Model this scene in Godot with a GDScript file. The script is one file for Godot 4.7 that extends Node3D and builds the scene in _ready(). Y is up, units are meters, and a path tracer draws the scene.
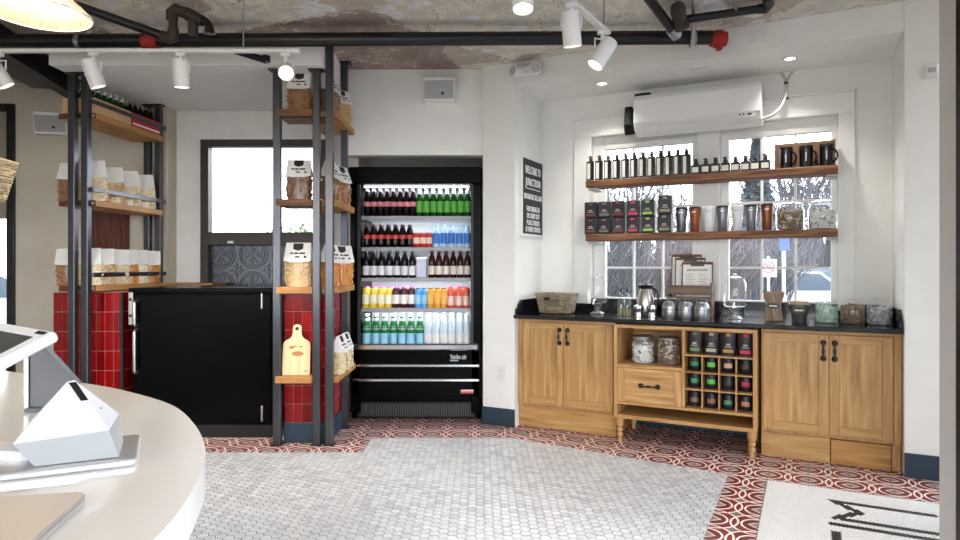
extends Node3D
# A corner of a cafe: a fridge wall seen square on, and a niche with cabinets on a wall turned by 27.2 degrees.
# World: x to the right, y up, z = -distance from the camera. The turned wall has its own axes: s along it, t out into the room.

const TURN := -0.474730  # radians about y of the niche wall
const CORNER := Vector2(0.025, 5.28)  # where the fridge wall meets the niche wall: x, distance
const ORD := ["first", "second", "third", "fourth", "fifth", "sixth", "seventh", "eighth", "ninth", "tenth", "eleventh", "twelfth", "thirteenth", "fourteenth"]
var M := {}
var taken := {}
var rng := RandomNumberGenerator.new()


class Shape:
	var v := PackedVector3Array()
	var n := PackedVector3Array()
	var uv := PackedVector2Array()
	var c := PackedColorArray()
	var ix := PackedInt32Array()
	var t := Transform3D()
	var col := Color(1, 1, 1)

	func vert(p: Vector3, nn: Vector3, u: Vector2) -> int:
		v.append(t * p)
		n.append((t.basis * nn).normalized())
		uv.append(u)
		c.append(col)
		return v.size() - 1

	func tri(a: int, b: int, d: int, hint: Vector3) -> void:
		var g := (v[b] - v[a]).cross(v[d] - v[a])
		if g.dot(t.basis * hint) > 0.0:
			ix.append_array([a, d, b])
		else:
			ix.append_array([a, b, d])

	func face(pts: Array, hint: Vector3, uvs := []) -> void:
		var g := Vector3.ZERO
		for i in range(1, pts.size() - 1):
			g += (pts[i] - pts[0]).cross(pts[i + 1] - pts[0])
		if g.dot(hint) < 0.0:
			g = -g
		var nn := g.normalized()
		var first := v.size()
		for i in pts.size():
			vert(pts[i], nn, uvs[i] if uvs.size() > i else Vector2.ZERO)
		for i in range(1, pts.size() - 1):
			tri(first, first + i, first + i + 1, nn)

	func box(ctr: Vector3, size: Vector3, bev := 0.0) -> Shape:
		var h := size / 2.0
		var b := minf(bev, minf(h.x, minf(h.y, h.z)) * 0.9)
		for k in 3:
			var i := (k + 1) % 3
			var j := (k + 2) % 3
			for s in [-1.0, 1.0]:
				var pts := []
				var uvs := []
				for q in [[-1, -1], [1, -1], [1, 1], [-1, 1]]:
					var p := Vector3.ZERO
					p[k] = s * h[k]
					p[i] = q[0] * (h[i] - b)
					p[j] = q[1] * (h[j] - b)
					pts.append(ctr + p)
					uvs.append(Vector2((q[0] + 1) / 2.0, (q[1] + 1) / 2.0))
				var nn := Vector3.ZERO
				nn[k] = s
				face(pts, nn, uvs)
		if b > 0.0:
			for k in 3:
				var i := (k + 1) % 3
				var j := (k + 2) % 3
				for si in [-1.0, 1.0]:
					for sj in [-1.0, 1.0]:
						var pts := []
						for q in [[0, -1], [0, 1], [1, 1], [1, -1]]:
							var p := Vector3.ZERO
							p[k] = q[1] * (h[k] - b)
							p[i] = si * (h[i] - (b if q[0] == 0 else 0.0))
							p[j] = sj * (h[j] - (0.0 if q[0] == 0 else b))
							pts.append(ctr + p)
						var nn := Vector3.ZERO
						nn[i] = si
						nn[j] = sj
						face(pts, nn)
			for sx in [-1.0, 1.0]:
				for sy in [-1.0, 1.0]:
					for sz in [-1.0, 1.0]:
						var sg := Vector3(sx, sy, sz)
						face([ctr + sg * Vector3(h.x, h.y - b, h.z - b), ctr + sg * Vector3(h.x - b, h.y, h.z - b), ctr + sg * Vector3(h.x - b, h.y - b, h.z)], sg)
		return self

	func span(a: Vector3, b: Vector3, bev := 0.0) -> Shape:
		return box((a + b) / 2.0, (b - a).abs(), bev)

	# profile: (radius, height) from bottom to top, the solid to its left; around y
	func lathe(profile: Array, segs := 20, at := Vector3.ZERO, soft := 0.6, pleat := 0.0) -> Shape:
		var m := profile.size()
		var ns := []
		for i in m - 1:
			var d: Vector2 = profile[i + 1] - profile[i]
			ns.append(Vector2(d.y, -d.x).normalized())
		var total := 0.0
		var along := [0.0]
		for i in m - 1:
			total += (profile[i + 1] - profile[i]).length()
			along.append(total)
		for i in m - 1:
			if profile[i].distance_to(profile[i + 1]) < 1e-7:
				continue
			var na: Vector2 = ns[i]
			var nb: Vector2 = ns[i]
			if i > 0 and ns[i - 1].dot(ns[i]) > soft:
				na = (ns[i - 1] + ns[i]).normalized()
			if i < m - 2 and ns[i + 1].dot(ns[i]) > soft:
				nb = (ns[i + 1] + ns[i]).normalized()
			var first := v.size()
			for k in segs + 1:
				var a := TAU * k / segs
				var w := 1.0 + (pleat if k % 2 else 0.0)
				var dx := cos(a)
				var dz := sin(a)
				vert(at + Vector3(dx * profile[i].x * w, profile[i].y, dz * profile[i].x * w), Vector3(dx * na.x, na.y, dz * na.x), Vector2(1.0 - float(k) / segs, 1.0 - along[i] / total))
				vert(at + Vector3(dx * profile[i + 1].x * w, profile[i + 1].y, dz * profile[i + 1].x * w), Vector3(dx * nb.x, nb.y, dz * nb.x), Vector2(1.0 - float(k) / segs, 1.0 - along[i + 1] / total))
			for k in segs:
				var a := TAU * (k + 0.5) / segs
				var hint := Vector3(cos(a) * ns[i].x, ns[i].y, sin(a) * ns[i].x)
				var q := first + 2 * k
				if profile[i].x > 1e-6:
					tri(q, q + 2, q + 1, hint)
				if profile[i + 1].x > 1e-6:
					tri(q + 1, q + 2, q + 3, hint)
		return self

	func tube(path: Array, r, sides := 8, closed := false) -> Shape:
		var m := path.size()
		var up := Vector3.UP
		var rings := []
		for i in m:
			var d: Vector3
			if closed:
				d = (path[(i + 1) % m] - path[(i + m - 1) % m]).normalized()
			else:
				d = (path[mini(i + 1, m - 1)] - path[maxi(i - 1, 0)]).normalized()
			if i == 0:
				up = Vector3.UP if absf(d.y) < 0.9 else Vector3.RIGHT
			var x := d.cross(up).normalized()
			up = x.cross(d).normalized()
			var rr: float = r[i] if r is Array else r
			var ring := []
			for k in sides:
				var a := TAU * k / sides
				var o := x * cos(a) + up * sin(a)
				ring.append(vert(path[i] + o * rr, o, Vector2(float(k) / sides, float(i) / m)))
			rings.append(ring)
		for i in (m if closed else m - 1):
			var ra: Array = rings[i]
			var rb: Array = rings[(i + 1) % m]
			for k in sides:
				var k2 := (k + 1) % sides
				var hint: Vector3 = t.basis.inverse() * (n[ra[k]] + n[ra[k2]])
				tri(ra[k], ra[k2], rb[k2], hint)
				tri(ra[k], rb[k2], rb[k], hint)
		if not closed:
			for e in [0, m - 1]:
				var pts := []
				var inv := t.affine_inverse()
				for k in rings[e]:
					pts.append(inv * v[k])
				face(pts, (path[0] - path[1]) if e == 0 else (path[m - 1] - path[m - 2]))
		return self

	# an outline in x, y pushed from z = z0 to z = z1
	func prism(poly: PackedVector2Array, z0: float, z1: float, bev := 0.0) -> Shape:
		var p := poly
		if Geometry2D.is_polygon_clockwise(p):
			p = p.duplicate()
			p.reverse()
		var inner := p
		if bev > 0.0:
			var off := Geometry2D.offset_polygon(p, -bev)
			if off.size() == 1 and off[0].size() == p.size():
				inner = off[0]
				var best := 0
				for i in inner.size():
					if inner[i].distance_to(p[0]) < inner[best].distance_to(p[0]):
						best = i
				var turned := PackedVector2Array()
				for i in inner.size():
					turned.append(inner[(i + best) % inner.size()])
				inner = turned
			else:
				bev = 0.0
		var zs := [z0, z1]
		var tris := Geometry2D.triangulate_polygon(inner)
		for e in 2:
			var nn := Vector3(0, 0, -1 if (e == 0) == (z0 < z1) else 1)
			var first := v.size()
			for q in inner:
				vert(Vector3(q.x, q.y, zs[e]), nn, q)
			for i in range(0, tris.size(), 3):
				tri(first + tris[i], first + tris[i + 1], first + tris[i + 2], nn)
		var sg := signf(z1 - z0)
		for i in p.size():
			var a := p[i]
			var b := p[(i + 1) % p.size()]
			if a.distance_to(b) < 1e-6:
				continue
			var o := Vector3((b - a).y, -(b - a).x, 0)
			face([Vector3(a.x, a.y, z0 + sg * bev), Vector3(b.x, b.y, z0 + sg * bev), Vector3(b.x, b.y, z1 - sg * bev), Vector3(a.x, a.y, z1 - sg * bev)], o)
			if bev > 0.0:
				var ia := inner[i]
				var ib := inner[(i + 1) % p.size()]
				face([Vector3(a.x, a.y, z1 - sg * bev), Vector3(b.x, b.y, z1 - sg * bev), Vector3(ib.x, ib.y, z1), Vector3(ia.x, ia.y, z1)], o.normalized() + Vector3(0, 0, sg))
				face([Vector3(a.x, a.y, z0 + sg * bev), Vector3(b.x, b.y, z0 + sg * bev), Vector3(ib.x, ib.y, z0), Vector3(ia.x, ia.y, z0)], o.normalized() - Vector3(0, 0, sg))
		return self

	func mesh() -> ArrayMesh:
		var a := []
		a.resize(Mesh.ARRAY_MAX)
		a[Mesh.ARRAY_VERTEX] = v
		a[Mesh.ARRAY_NORMAL] = n
		a[Mesh.ARRAY_TEX_UV] = uv
		a[Mesh.ARRAY_COLOR] = c
		a[Mesh.ARRAY_INDEX] = ix
		var m := ArrayMesh.new()
		m.add_surface_from_arrays(Mesh.PRIMITIVE_TRIANGLES, a)
		return m


func sh() -> Shape:
	return Shape.new()

func P(x: float, y: float, d: float) -> Vector3:
	return Vector3(x, y, -d)

func dg(s: float, y: float, t: float) -> Vector3:
	return Vector3(CORNER.x, y, -CORNER.y) + Basis(Vector3.UP, TURN) * Vector3(s, 0, t)

func dxf(s: float, y: float, t: float) -> Transform3D:
	return Transform3D(Basis(Vector3.UP, TURN), dg(s, y, t))

# a point of the turned wall as (x, distance)
func d2(s: float, t: float) -> Vector2:
	var p := dg(s, 0, t)
	return Vector2(p.x, -p.z)

func c8(r: int, g: int, b: int, a := 1.0) -> Color:
	return Color(r / 255.0, g / 255.0, b / 255.0, a)

func numbered(called: String) -> String:
	taken[called] = taken.get(called, -1) + 1
	return called if taken[called] == 0 else "%s_%03d" % [called, taken[called]]

func thing(called: String, label: String, category: String, at := Vector3.ZERO, turn := 0.0, group := "") -> Node3D:
	var o := Node3D.new()
	o.name = numbered(called)
	add_child(o)
	o.position = at
	o.rotation.y = turn
	tag(o, label, category, group)
	return o

func tag(o: Node3D, label: String, category: String, group := "") -> void:
	o.set_meta("label", label)
	o.set_meta("category", category)
	if group:
		o.set_meta("group", group)

func part(parent: Node, called: String, s, m: Material, at := Vector3.ZERO, label := "") -> MeshInstance3D:
	var o := MeshInstance3D.new()
	o.name = called
	o.mesh = s.mesh() if s is Shape else s
	o.material_override = m
	o.position = at
	parent.add_child(o, true)
	if label:
		o.set_meta("label", label)
	return o

func solo(called: String, label: String, category: String, s, m: Material, at := Vector3.ZERO, turn := 0.0, group := "") -> MeshInstance3D:
	var o := part(self, numbered(called), s, m, at)
	o.rotation.y = turn
	tag(o, label, category, group)
	return o

func struct(called: String, s, m: Material, at := Vector3.ZERO, turn := 0.0) -> MeshInstance3D:
	var o := part(self, called, s, m, at)
	o.rotation.y = turn
	o.set_meta("kind", "structure")
	return o

func stuff(o: Node3D) -> Node3D:
	o.set_meta("kind", "stuff")
	return o

func copy(o: Node3D, at: Vector3, turn: float, label: String) -> Node3D:
	var base := o.name.rstrip("0123456789").rstrip("_") if o.name.contains("_0") else String(o.name)
	var r: Node3D = o.duplicate()
	r.name = numbered(base)
	add_child(r)
	r.position = at
	r.rotation.y = turn
	r.set_meta("label", label)
	return r

func letters(parent: Node, called: String, what: String, at: Vector3, height: float, width: float, m: Material, serif := false, bold := 700, depth := 0.002) -> MeshInstance3D:
	var tm := TextMesh.new()
	var f := SystemFont.new()
	f.font_names = PackedStringArray(["Droid Serif" if serif else "Droid Sans"])
	f.font_weight = bold
	tm.font = f
	tm.font_size = 64
	tm.pixel_size = 0.01
	tm.depth = 0.02
	tm.text = what
	var o := part(parent, called, tm, m, at)
	var bb := tm.get_aabb()
	if bb.size.x > 0:
		o.scale = Vector3(width / bb.size.x, height / bb.size.y, depth / 0.02)
	return o

func mat(key: String, color: Color, rough := 0.5, metal := 0.0) -> StandardMaterial3D:
	if not M.has(key):
		var m := StandardMaterial3D.new()
		m.resource_name = key
		m.albedo_color = color
		m.roughness = rough
		m.metallic = metal
		M[key] = m
	return M[key]

func glass(key: String, color: Color, alpha: float, rough := 0.02) -> StandardMaterial3D:
	var m := mat(key, Color(color.r, color.g, color.b, alpha), rough)
	m.transparency = BaseMaterial3D.TRANSPARENCY_ALPHA
	if key == "clear_pane":
		m.metallic_specular = 0.16
	return m

func glow(key: String, color: Color, energy: float) -> StandardMaterial3D:
	var m := mat(key, color, 0.4)
	m.emission_enabled = true
	m.emission = color
	m.emission_energy_multiplier = energy
	return m

func noise_image(w: int, h: int, seed_: int, freq: float, octaves: int, stops: Array, stretch := Vector2.ONE) -> ImageTexture:
	var f := FastNoiseLite.new()
	f.seed = seed_
	f.noise_type = FastNoiseLite.TYPE_SIMPLEX_SMOOTH
	f.frequency = freq
	f.fractal_octaves = octaves
	var g := Gradient.new()
	g.offsets = PackedFloat32Array()
	g.colors = PackedColorArray()
	for s in stops:
		g.add_point(s[0], s[1])
	var im := Image.create(w, h, false, Image.FORMAT_RGB8)
	for y in h:
		for x in w:
			# blend across the borders so that the picture repeats without a seam
			var u := float(x) / w
			var k := float(y) / h
			var a := f.get_noise_2d(x * stretch.x, y * stretch.y) * (1 - u) + f.get_noise_2d((x - w) * stretch.x, y * stretch.y) * u
			var b := f.get_noise_2d(x * stretch.x, (y - h) * stretch.y) * (1 - u) + f.get_noise_2d((x - w) * stretch.x, (y - h) * stretch.y) * u
			im.set_pixel(x, y, g.sample(clampf(0.5 + 0.75 * (a * (1 - k) + b * k), 0, 1)))
	return ImageTexture.create_from_image(im)

func textured(key: String, tex: Texture2D, scale: Vector3, rough: float, world := false, tint := Color.WHITE) -> StandardMaterial3D:
	var m := mat(key, tint, rough)
	m.albedo_texture = tex
	m.uv1_triplanar = true
	m.uv1_world_triplanar = world
	m.uv1_scale = scale
	return m

func ring_path(r: float, y: float, segs: int, squash := 1.0) -> Array:
	var p := []
	for k in segs:
		p.append(Vector3(cos(TAU * k / segs) * r, y, sin(TAU * k / segs) * r * squash))
	return p

func bend(a: Vector3, b: Vector3, c: Vector3, n := 6) -> Array:
	var p := []
	for k in n + 1:
		var u := float(k) / n
		p.append(a.lerp(b, u).lerp(b.lerp(c, u), u))
	return p

func rounded(w: float, h: float, r: float, n := 4) -> PackedVector2Array:
	var p := PackedVector2Array()
	for q in [[1, 1, 0.0], [-1, 1, PI / 2], [-1, -1, PI], [1, -1, 1.5 * PI]]:
		for k in n + 1:
			var a: float = q[2] + PI / 2 * k / n
			p.append(Vector2(q[0] * (w / 2 - r) + cos(a) * r, q[1] * (h / 2 - r) + sin(a) * r))
	return p

# flat top outline in (x, distance) turned to a slab from y0 to y1
func slab(poly: PackedVector2Array, y0: float, y1: float, bev := 0.0) -> Shape:
	var s := sh()
	s.t = Transform3D(Basis(Vector3.RIGHT, -PI / 2), Vector3.ZERO)  # x, y -> x, -z
	s.prism(poly, y0, y1, bev)
	return s


func _ready() -> void:
	rng.seed = 7
	# ---- camera ----
	var cam := Camera3D.new()
	cam.name = "camera"
	cam.projection = Camera3D.PROJECTION_FRUSTUM
	cam.near = 0.05
	cam.far = 300.0
	cam.size = 0.05 * 2.0 * 270.0 / 640.0
	cam.frustum_offset = Vector2(0, -0.05 * 4.0 / 640.0)
	cam.position = Vector3(0, 1.3, 0)
	add_child(cam)
	cam.current = true
	# ---- overcast sky, exposure ----
	var sky_mat := ProceduralSkyMaterial.new()
	sky_mat.sky_top_color = c8(226, 236, 250)
	sky_mat.sky_horizon_color = c8(250, 252, 255)
	sky_mat.ground_horizon_color = c8(170, 168, 164)
	sky_mat.ground_bottom_color = c8(150, 148, 144)
	sky_mat.sky_curve = 0.2
	sky_mat.energy_multiplier = 1.0
	var sky := Sky.new()
	sky.sky_material = sky_mat
	var env := Environment.new()
	env.background_mode = Environment.BG_SKY
	env.sky = sky
	env.background_energy_multiplier = 6.0
	env.tonemap_mode = Environment.TONE_MAPPER_LINEAR
	env.tonemap_exposure = 1.72
	env.sdfgi_enabled = true
	env.ssao_enabled = true
	env.ssil_enabled = true
	var we := WorldEnvironment.new()
	we.name = "world_environment"
	we.environment = env
	add_child(we)
	materials()
	shell()
	floor_tiles()
	windows()
	outdoors()
	soffit_fittings()
	pipes()
	fridge()
	towers()
	service_fridge()
	cabinets()
	wall_shelves()
	worktop_things()
	till_counter()
	lamps()


func materials() -> void:
	mat("plaster", c8(232, 229, 222), 0.85)
	var gypsum := noise_image(256, 256, 3, 0.02, 3, [[0.0, c8(235, 234, 229)], [1.0, c8(244, 243, 239)]])
	textured("paint", gypsum, Vector3(0.7, 0.7, 0.7), 0.8, true)
	var warm := noise_image(256, 256, 5, 0.015, 3, [[0.0, c8(196, 186, 168)], [1.0, c8(211, 202, 186)]])
	textured("beige_paint", warm, Vector3(0.6, 0.6, 0.6), 0.85, true)
	mat("trim_white", c8(238, 238, 234), 0.45)
	mat("blue_base", c8(36, 58, 74), 0.45)
	mat("white_plastic", c8(233, 233, 231), 0.35)
	mat("white_metal", c8(228, 228, 226), 0.4)
	mat("black_plastic", c8(22, 22, 24), 0.4)
	mat("black_metal", c8(17, 17, 19), 0.3)
	mat("black_paint", c8(9, 9, 10), 0.25).metallic_specular = 0.16
	mat("steel", c8(84, 85, 90), 0.28, 0.8)
	mat("dark_steel", c8(50, 51, 54), 0.42, 0.7)
	mat("rail_grey", c8(150, 149, 152), 0.5, 0.3)
	mat("door_casing", c8(190, 184, 178), 0.8)
	mat("chrome", c8(215, 215, 218), 0.14, 1.0)
	mat("brushed", c8(190, 186, 180), 0.3, 1.0)
	mat("galvanised", c8(168, 172, 174), 0.36, 0.95)
	mat("red_paint", c8(168, 32, 26), 0.45)
	mat("rust", c8(60, 50, 46), 0.6, 0.2)
	mat("window_bronze", c8(58, 50, 44), 0.45, 0.2)
	mat("grey_plastic", c8(178, 178, 178), 0.5)
	mat("foam_black", c8(14, 14, 15), 0.9)
	mat("grille_grey", c8(84, 85, 88), 0.5, 0.3)
	mat("speaker_mesh", c8(172, 174, 176), 0.6)
	mat("paper", c8(240, 238, 233), 0.8)
	mat("ink", c8(32, 30, 30), 0.7)
	mat("cream_label", c8(232, 228, 216), 0.7)
	mat("grout", c8(64, 64, 66), 0.9)
	var blk := noise_image(256, 256, 9, 0.12, 3, [[0.0, c8(20, 21, 24)], [0.75, c8(26, 27, 31)], [1.0, c8(44, 46, 52)]])
	textured("granite", blk, Vector3(2.5, 2.5, 2.5), 0.12)
	# woods: one picture of fine streaks, laid along x or along y
	var oak := noise_image(512, 512, 21, 0.012, 5, [[0.0, c8(142, 98, 52)], [0.35, c8(178, 134, 80)], [0.6, c8(190, 148, 94)], [1.0, c8(210, 174, 120)]])
	textured("oak_x", oak, Vector3(0.3, 3.4, 3.4), 0.5)
	textured("oak_y", oak, Vector3(3.4, 0.3, 3.4), 0.5)
	textured("oak_pale_x", oak, Vector3(0.34, 3.0, 3.0), 0.55, false, c8(255, 246, 226))
	var old := noise_image(512, 512, 33, 0.013, 5, [[0.0, c8(60, 34, 20)], [0.45, c8(110, 70, 42)], [0.6, c8(134, 88, 56)], [1.0, c8(170, 124, 84)]])
	textured("old_wood_x", old, Vector3(0.3, 3.6, 3.6), 0.6)
	textured("old_wood_z", old, Vector3(3.6, 3.6, 0.3), 0.6)
	textured("plank_x", oak, Vector3(0.4, 3.2, 3.2), 0.6, false, c8(238, 218, 196))
	textured("plank_z", oak, Vector3(3.2, 3.2, 0.4), 0.6, false, c8(248, 232, 210))
	textured("end_grain", old, Vector3(5, 5, 5), 0.7, false, c8(240, 190, 165))
	textured("brown_panel", old, Vector3(4.0, 0.25, 4.0), 0.6, false, c8(190, 140, 120))
	var pale := noise_image(256, 256, 51, 0.014, 4, [[0.0, c8(216, 180, 132)], [0.5, c8(230, 200, 154)], [1.0, c8(240, 216, 176)]])
	textured("maple", pale, Vector3(3.2, 0.3, 3.2), 0.55)
	var barn := noise_image(256, 256, 53, 0.014, 4, [[0.0, c8(78, 64, 54)], [0.5, c8(118, 100, 86)], [1.0, c8(150, 132, 116)]])
	textured("grey_wood_x", barn, Vector3(0.4, 4, 4), 0.8)
	# red glazed tiles in three firings
	for k in 3:
		var m := mat("red_tile_%d" % k, [c8(136, 8, 12), c8(120, 6, 10), c8(146, 12, 14)][k], 0.16)
		m.metallic_specular = 0.42
	mat("tile_grout", c8(190, 150, 140), 0.9)
	var vc := mat("marble", Color.WHITE, 0.32)
	vc.vertex_color_use_as_albedo = true
	var vein := noise_image(256, 256, 41, 0.03, 4, [[0.0, c8(205, 207, 211)], [0.5, c8(245, 245, 246)], [1.0, c8(255, 255, 255)]])
	vc.albedo_texture = vein
	vc.uv1_triplanar = true
	vc.uv1_world_triplanar = true
	vc.uv1_scale = Vector3(2.2, 2.2, 2.2)
	var pv := mat("tinted", Color.WHITE, 0.6)
	pv.vertex_color_use_as_albedo = true
	var pg := mat("tinted_gloss", Color.WHITE, 0.3)
	pg.vertex_color_use_as_albedo = true
	# patterned cement tile: rings about the middle that cross the rings of the neighbours
	var im := Image.create(256, 256, false, Image.FORMAT_RGB8)
	var speck := FastNoiseLite.new()
	speck.frequency = 0.05
	for y in 256:
		for x in 256:
			var p := Vector2(x + 0.5, y + 0.5) / 256.0
			var ds := []
			for q in [Vector2(0, 0.5), Vector2(1, 0.5), Vector2(0, -0.5), Vector2(1, -0.5), Vector2(0, 1.5), Vector2(1, 1.5)]:
				ds.append((p - q).length())
			var near: float = minf(ds[0], ds[1])
			var inside := 0
			var line := 9.0
			for q in ds:
				line = minf(line, absf(q - 0.58))
				inside += int(q < 0.58)
			line = minf(line, absf(near - 0.35))
			var side := p.x if p.x < 0.5 else 1.0 - p.x
			var c := c8(124, 40, 36)
			if inside == 0:
				c = c8(126, 110, 108)
			elif inside >= 3:
				c = c8(92, 30, 28)
			elif near < 0.35:
				c = c8(104, 42, 39)
			if near < 0.17:
				c = c8(138, 122, 120)
			if near > 0.1 and near < 0.27 and absf(absf(p.y - 0.5) - (0.2 - side) * 0.9) < 0.02:
				c = c8(228, 216, 206)
			if line < 0.024:
				c = c8(236, 228, 220)
			var f := 1.0 + 0.10 * speck.get_noise_2d(x, y)
			im.set_pixel(x, y, Color(c.r * f, c.g * f, c.b * f))
	var cem := mat("cement_tile", Color.WHITE, 0.45)
	cem.albedo_texture = ImageTexture.create_from_image(im)
	ceiling_material()


func ceiling_material() -> void:
	# bare concrete with rests of paint; a picture of 8 x 8 metres
	var size := 1024
	var im := Image.create(size, size, false, Image.FORMAT_RGB8)
	var fa := FastNoiseLite.new()
	fa.seed = 2
	fa.frequency = 0.006
	fa.fractal_octaves = 5
	var fb := FastNoiseLite.new()
	fb.seed = 12
	fb.frequency = 0.018
	fb.fractal_octaves = 4
	var fc := FastNoiseLite.new()
	fc.seed = 22
	fc.frequency = 0.09
	fc.fractal_octaves = 3
	var raw := PackedVector2Array()  # the large brown patch where the paint has come off: x, distance
	for q in [[235, 33], [262, 26], [300, 19], [338, 15], [345, 10], [378, 11], [395, 17], [408, 26], [424, 36], [446, 46], [447, 58], [462, 68], [455, 72], [330, 72], [330, 48], [300, 46], [262, 40]]:
		var d: float = 1049.6 / (266.0 - q[1])
		raw.append(Vector2((q[0] - 480) * d / 640.0, d))
	for y in size:
		for x in size:
			var w := Vector2(x * 8.0 / size - 5.0, y * 8.0 / size - 1.0)
			var a := fa.get_noise_2d(x, y)
			var b := fb.get_noise_2d(x, y)
			var k := fc.get_noise_2d(x, y)
			var c := c8(226, 221, 208).lerp(c8(206, 200, 188), clampf(0.5 + 1.4 * b, 0, 1))
			if a > 0.12 + 0.1 * k:
				c = c8(236, 231, 214).lerp(c8(226, 219, 202), clampf(0.5 + b, 0, 1))
			elif a < -0.26 + 0.08 * k:
				c = c8(190, 180, 168)
			if b > 0.34 + 0.1 * k:
				c = c8(224, 222, 222)
			var wob := w + Vector2(b, k) * 0.06
			if Geometry2D.is_point_in_polygon(wob, raw) or (w.x < -2.6 and w.y > 4.0 and a + 0.2 * k > -0.3):
				c = c8(146, 130, 121).lerp(c8(168, 151, 142), clampf(0.5 + 1.6 * b, 0, 1))
				if k > 0.34 and b > 0.05:
					c = c8(196, 186, 172)
			if absf(k) < 0.02 and b < -0.22:
				c = c8(116, 102, 92)
			im.set_pixel(x, y, c.lerp(Color(c.r * (1 + 0.25 * k), c.g * (1 + 0.25 * k), c.b * (1 + 0.25 * k)), 0.35))
	var m := mat("ceiling_concrete", Color.WHITE, 0.9)
	m.albedo_texture = ImageTexture.create_from_image(im)


func shell() -> void:
	# ceiling slab; its picture lies along x and distance
	var c := sh()
	c.span(P(-6.2, 2.96, 6.6), P(4.2, 3.1, -3.4))
	var e := [Vector2(-6.2, -3.4), Vector2(4.2, -3.4), Vector2(4.2, 6.6), Vector2(-6.2, 6.6)]
	var pts := []
	var uvs := []
	for q in e:
		pts.append(P(q.x, 2.94, q.y))
		uvs.append(Vector2((q.x + 5.0) / 8.0, (q.y + 1.0) / 8.0))
	c.face(pts, Vector3.DOWN, uvs)
	for i in 4:
		var a: Vector2 = e[i]
		var b: Vector2 = e[(i + 1) % 4]
		c.face([P(a.x, 2.94, a.y), P(b.x, 2.94, b.y), P(b.x, 2.96, b.y), P(a.x, 2.96, a.y)], Vector3((a.x + b.x) / 2 + 1, 0, -(a.y + b.y) / 2))
	struct("ceiling", c, M.ceiling_concrete)
	# beige wall at the far left with a tall glazed opening
	var w := sh()
	w.span(P(-6.2, 0, 5.72), P(-5.3, 2.94, 5.9))
	w.span(P(-4.16, 0, 5.72), P(-2.797, 2.94, 5.9))
	w.span(P(-5.3, 2.735, 5.72), P(-4.16, 2.94, 5.9))
	struct("wall_back_left", w, M.beige_paint)
	# window wall, fridge niche and bulkhead
	w = sh()
	w.span(P(-2.947, 0, 5.9), P(-2.797, 2.94, 6.1))
	w.span(P(-2.797, 0, 5.9), P(-2.563, 2.94, 6.1))
	w.span(P(-1.355, 0, 5.9), P(-1.12, 2.94, 6.1))
	w.span(P(-2.563, 0, 5.9), P(-1.355, 1.07, 6.1))
	w.span(P(-2.563, 2.46, 5.9), P(-1.355, 2.94, 6.1))
	w.span(P(-1.27, 0, 6.1), P(-1.12, 2.94, 6.4))
	w.span(P(-1.12, 0, 6.3), P(0.1, 2.94, 6.4))
	struct("wall_back", w, M.paint)
	struct("trim_1", sh().span(P(-2.58, 2.46, 5.86), P(-1.34, 2.485, 5.91), 0.004), M.trim_white)
	struct("wall_bulkhead", sh().span(P(-1.12, 2.224, 5.33), P(0.05, 2.94, 5.48), 0.004), M.paint)
	struct("ceiling_soffit", sh().span(P(-3.07, 2.73, 4.55), P(-1.12, 2.94, 5.9), 0.006), M.paint)
	# pier between fridge and niche
	var pier := PackedVector2Array([CORNER, d2(0.284, 0), d2(0.284, -0.75), Vector2(0.62, 6.4), Vector2(0.025, 6.4)])
	struct("wall_pier", slab(pier, 0, 2.94), M.paint)
	# the niche in the turned wall
	w = sh()
	w.t = dxf(0, 0, 0)
	w.span(Vector3(0.284, 0, -0.6), Vector3(0.74, 2.75, -0.75))
	w.span(Vector3(2.58, 0, -0.6), Vector3(2.95, 2.75, -0.75))
	w.span(Vector3(1.60, 0.98, -0.6), Vector3(1.775, 2.40, -0.75))
	w.span(Vector3(0.74, 2.40, -0.6), Vector3(2.58, 2.75, -0.75))
	w.span(Vector3(0.74, 0, -0.6), Vector3(2.58, 0.98, -0.75))
	struct("wall_niche", w, M.paint)
	w = sh()
	w.t = dxf(0, 0, 0)
	w.span(Vector3(0.284, 2.75, -0.75), Vector3(2.914, 2.94, 0), 0.004)
	struct("ceiling_niche", w, M.paint)
	w = sh()
	w.t = dxf(0, 0, 0)
	w.span(Vector3(2.914, 0, -0.75), Vector3(3.75, 2.94, 0), 0.004)
	struct("wall_right", w, M.paint)
	# end of the entrance wall at the right edge, with its black door frame
	struct("wall_entrance", sh().span(P(2.0, 0, 2.79), P(3.6, 2.94, 2.687), 0.004), M.door_casing)
	var door := struct("door_1", sh().span(P(1.995, 0, 2.687), P(2.075, 2.94, 2.58), 0.004), M.black_metal)
	part(door, "post", sh().span(P(2.0, 0, 1.5), P(2.06, 2.94, 1.44), 0.004), M.black_metal)
	part(door, "top_rail", sh().span(P(2.0, 2.62, 2.6), P(2.06, 2.7, -3.1), 0.004), M.black_metal)
	part(door, "post", sh().span(P(2.0, 0, -0.6), P(2.06, 2.94, -0.66), 0.004), M.black_metal)
	for q in [[2.58, 1.5], [1.44, -0.6], [-0.66, -3.1]]:
		part(door, "pane", sh().span(P(2.027, 0.08, q[0]), P(2.033, 2.62, q[1])), glass("clear_pane", c8(240, 248, 246), 0.04))
	struct("wall_side_right", sh().span(P(2.0, 2.7, 2.58), P(2.15, 2.94, -3.2)), M.paint)
	# storefront behind the camera and the left side wall
	w = sh()
	w.span(P(-6.2, 0, -3.2), P(2.15, 0.25, -3.35))
	w.span(P(-6.2, 2.75, -3.2), P(2.15, 2.94, -3.35))
	for x in [-6.2, -3.6, -1.0, 1.6]:
		w.span(P(x, 0.25, -3.2), P(x + 0.2, 2.75, -3.35))
	struct("wall_front", w, M.paint)
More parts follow.
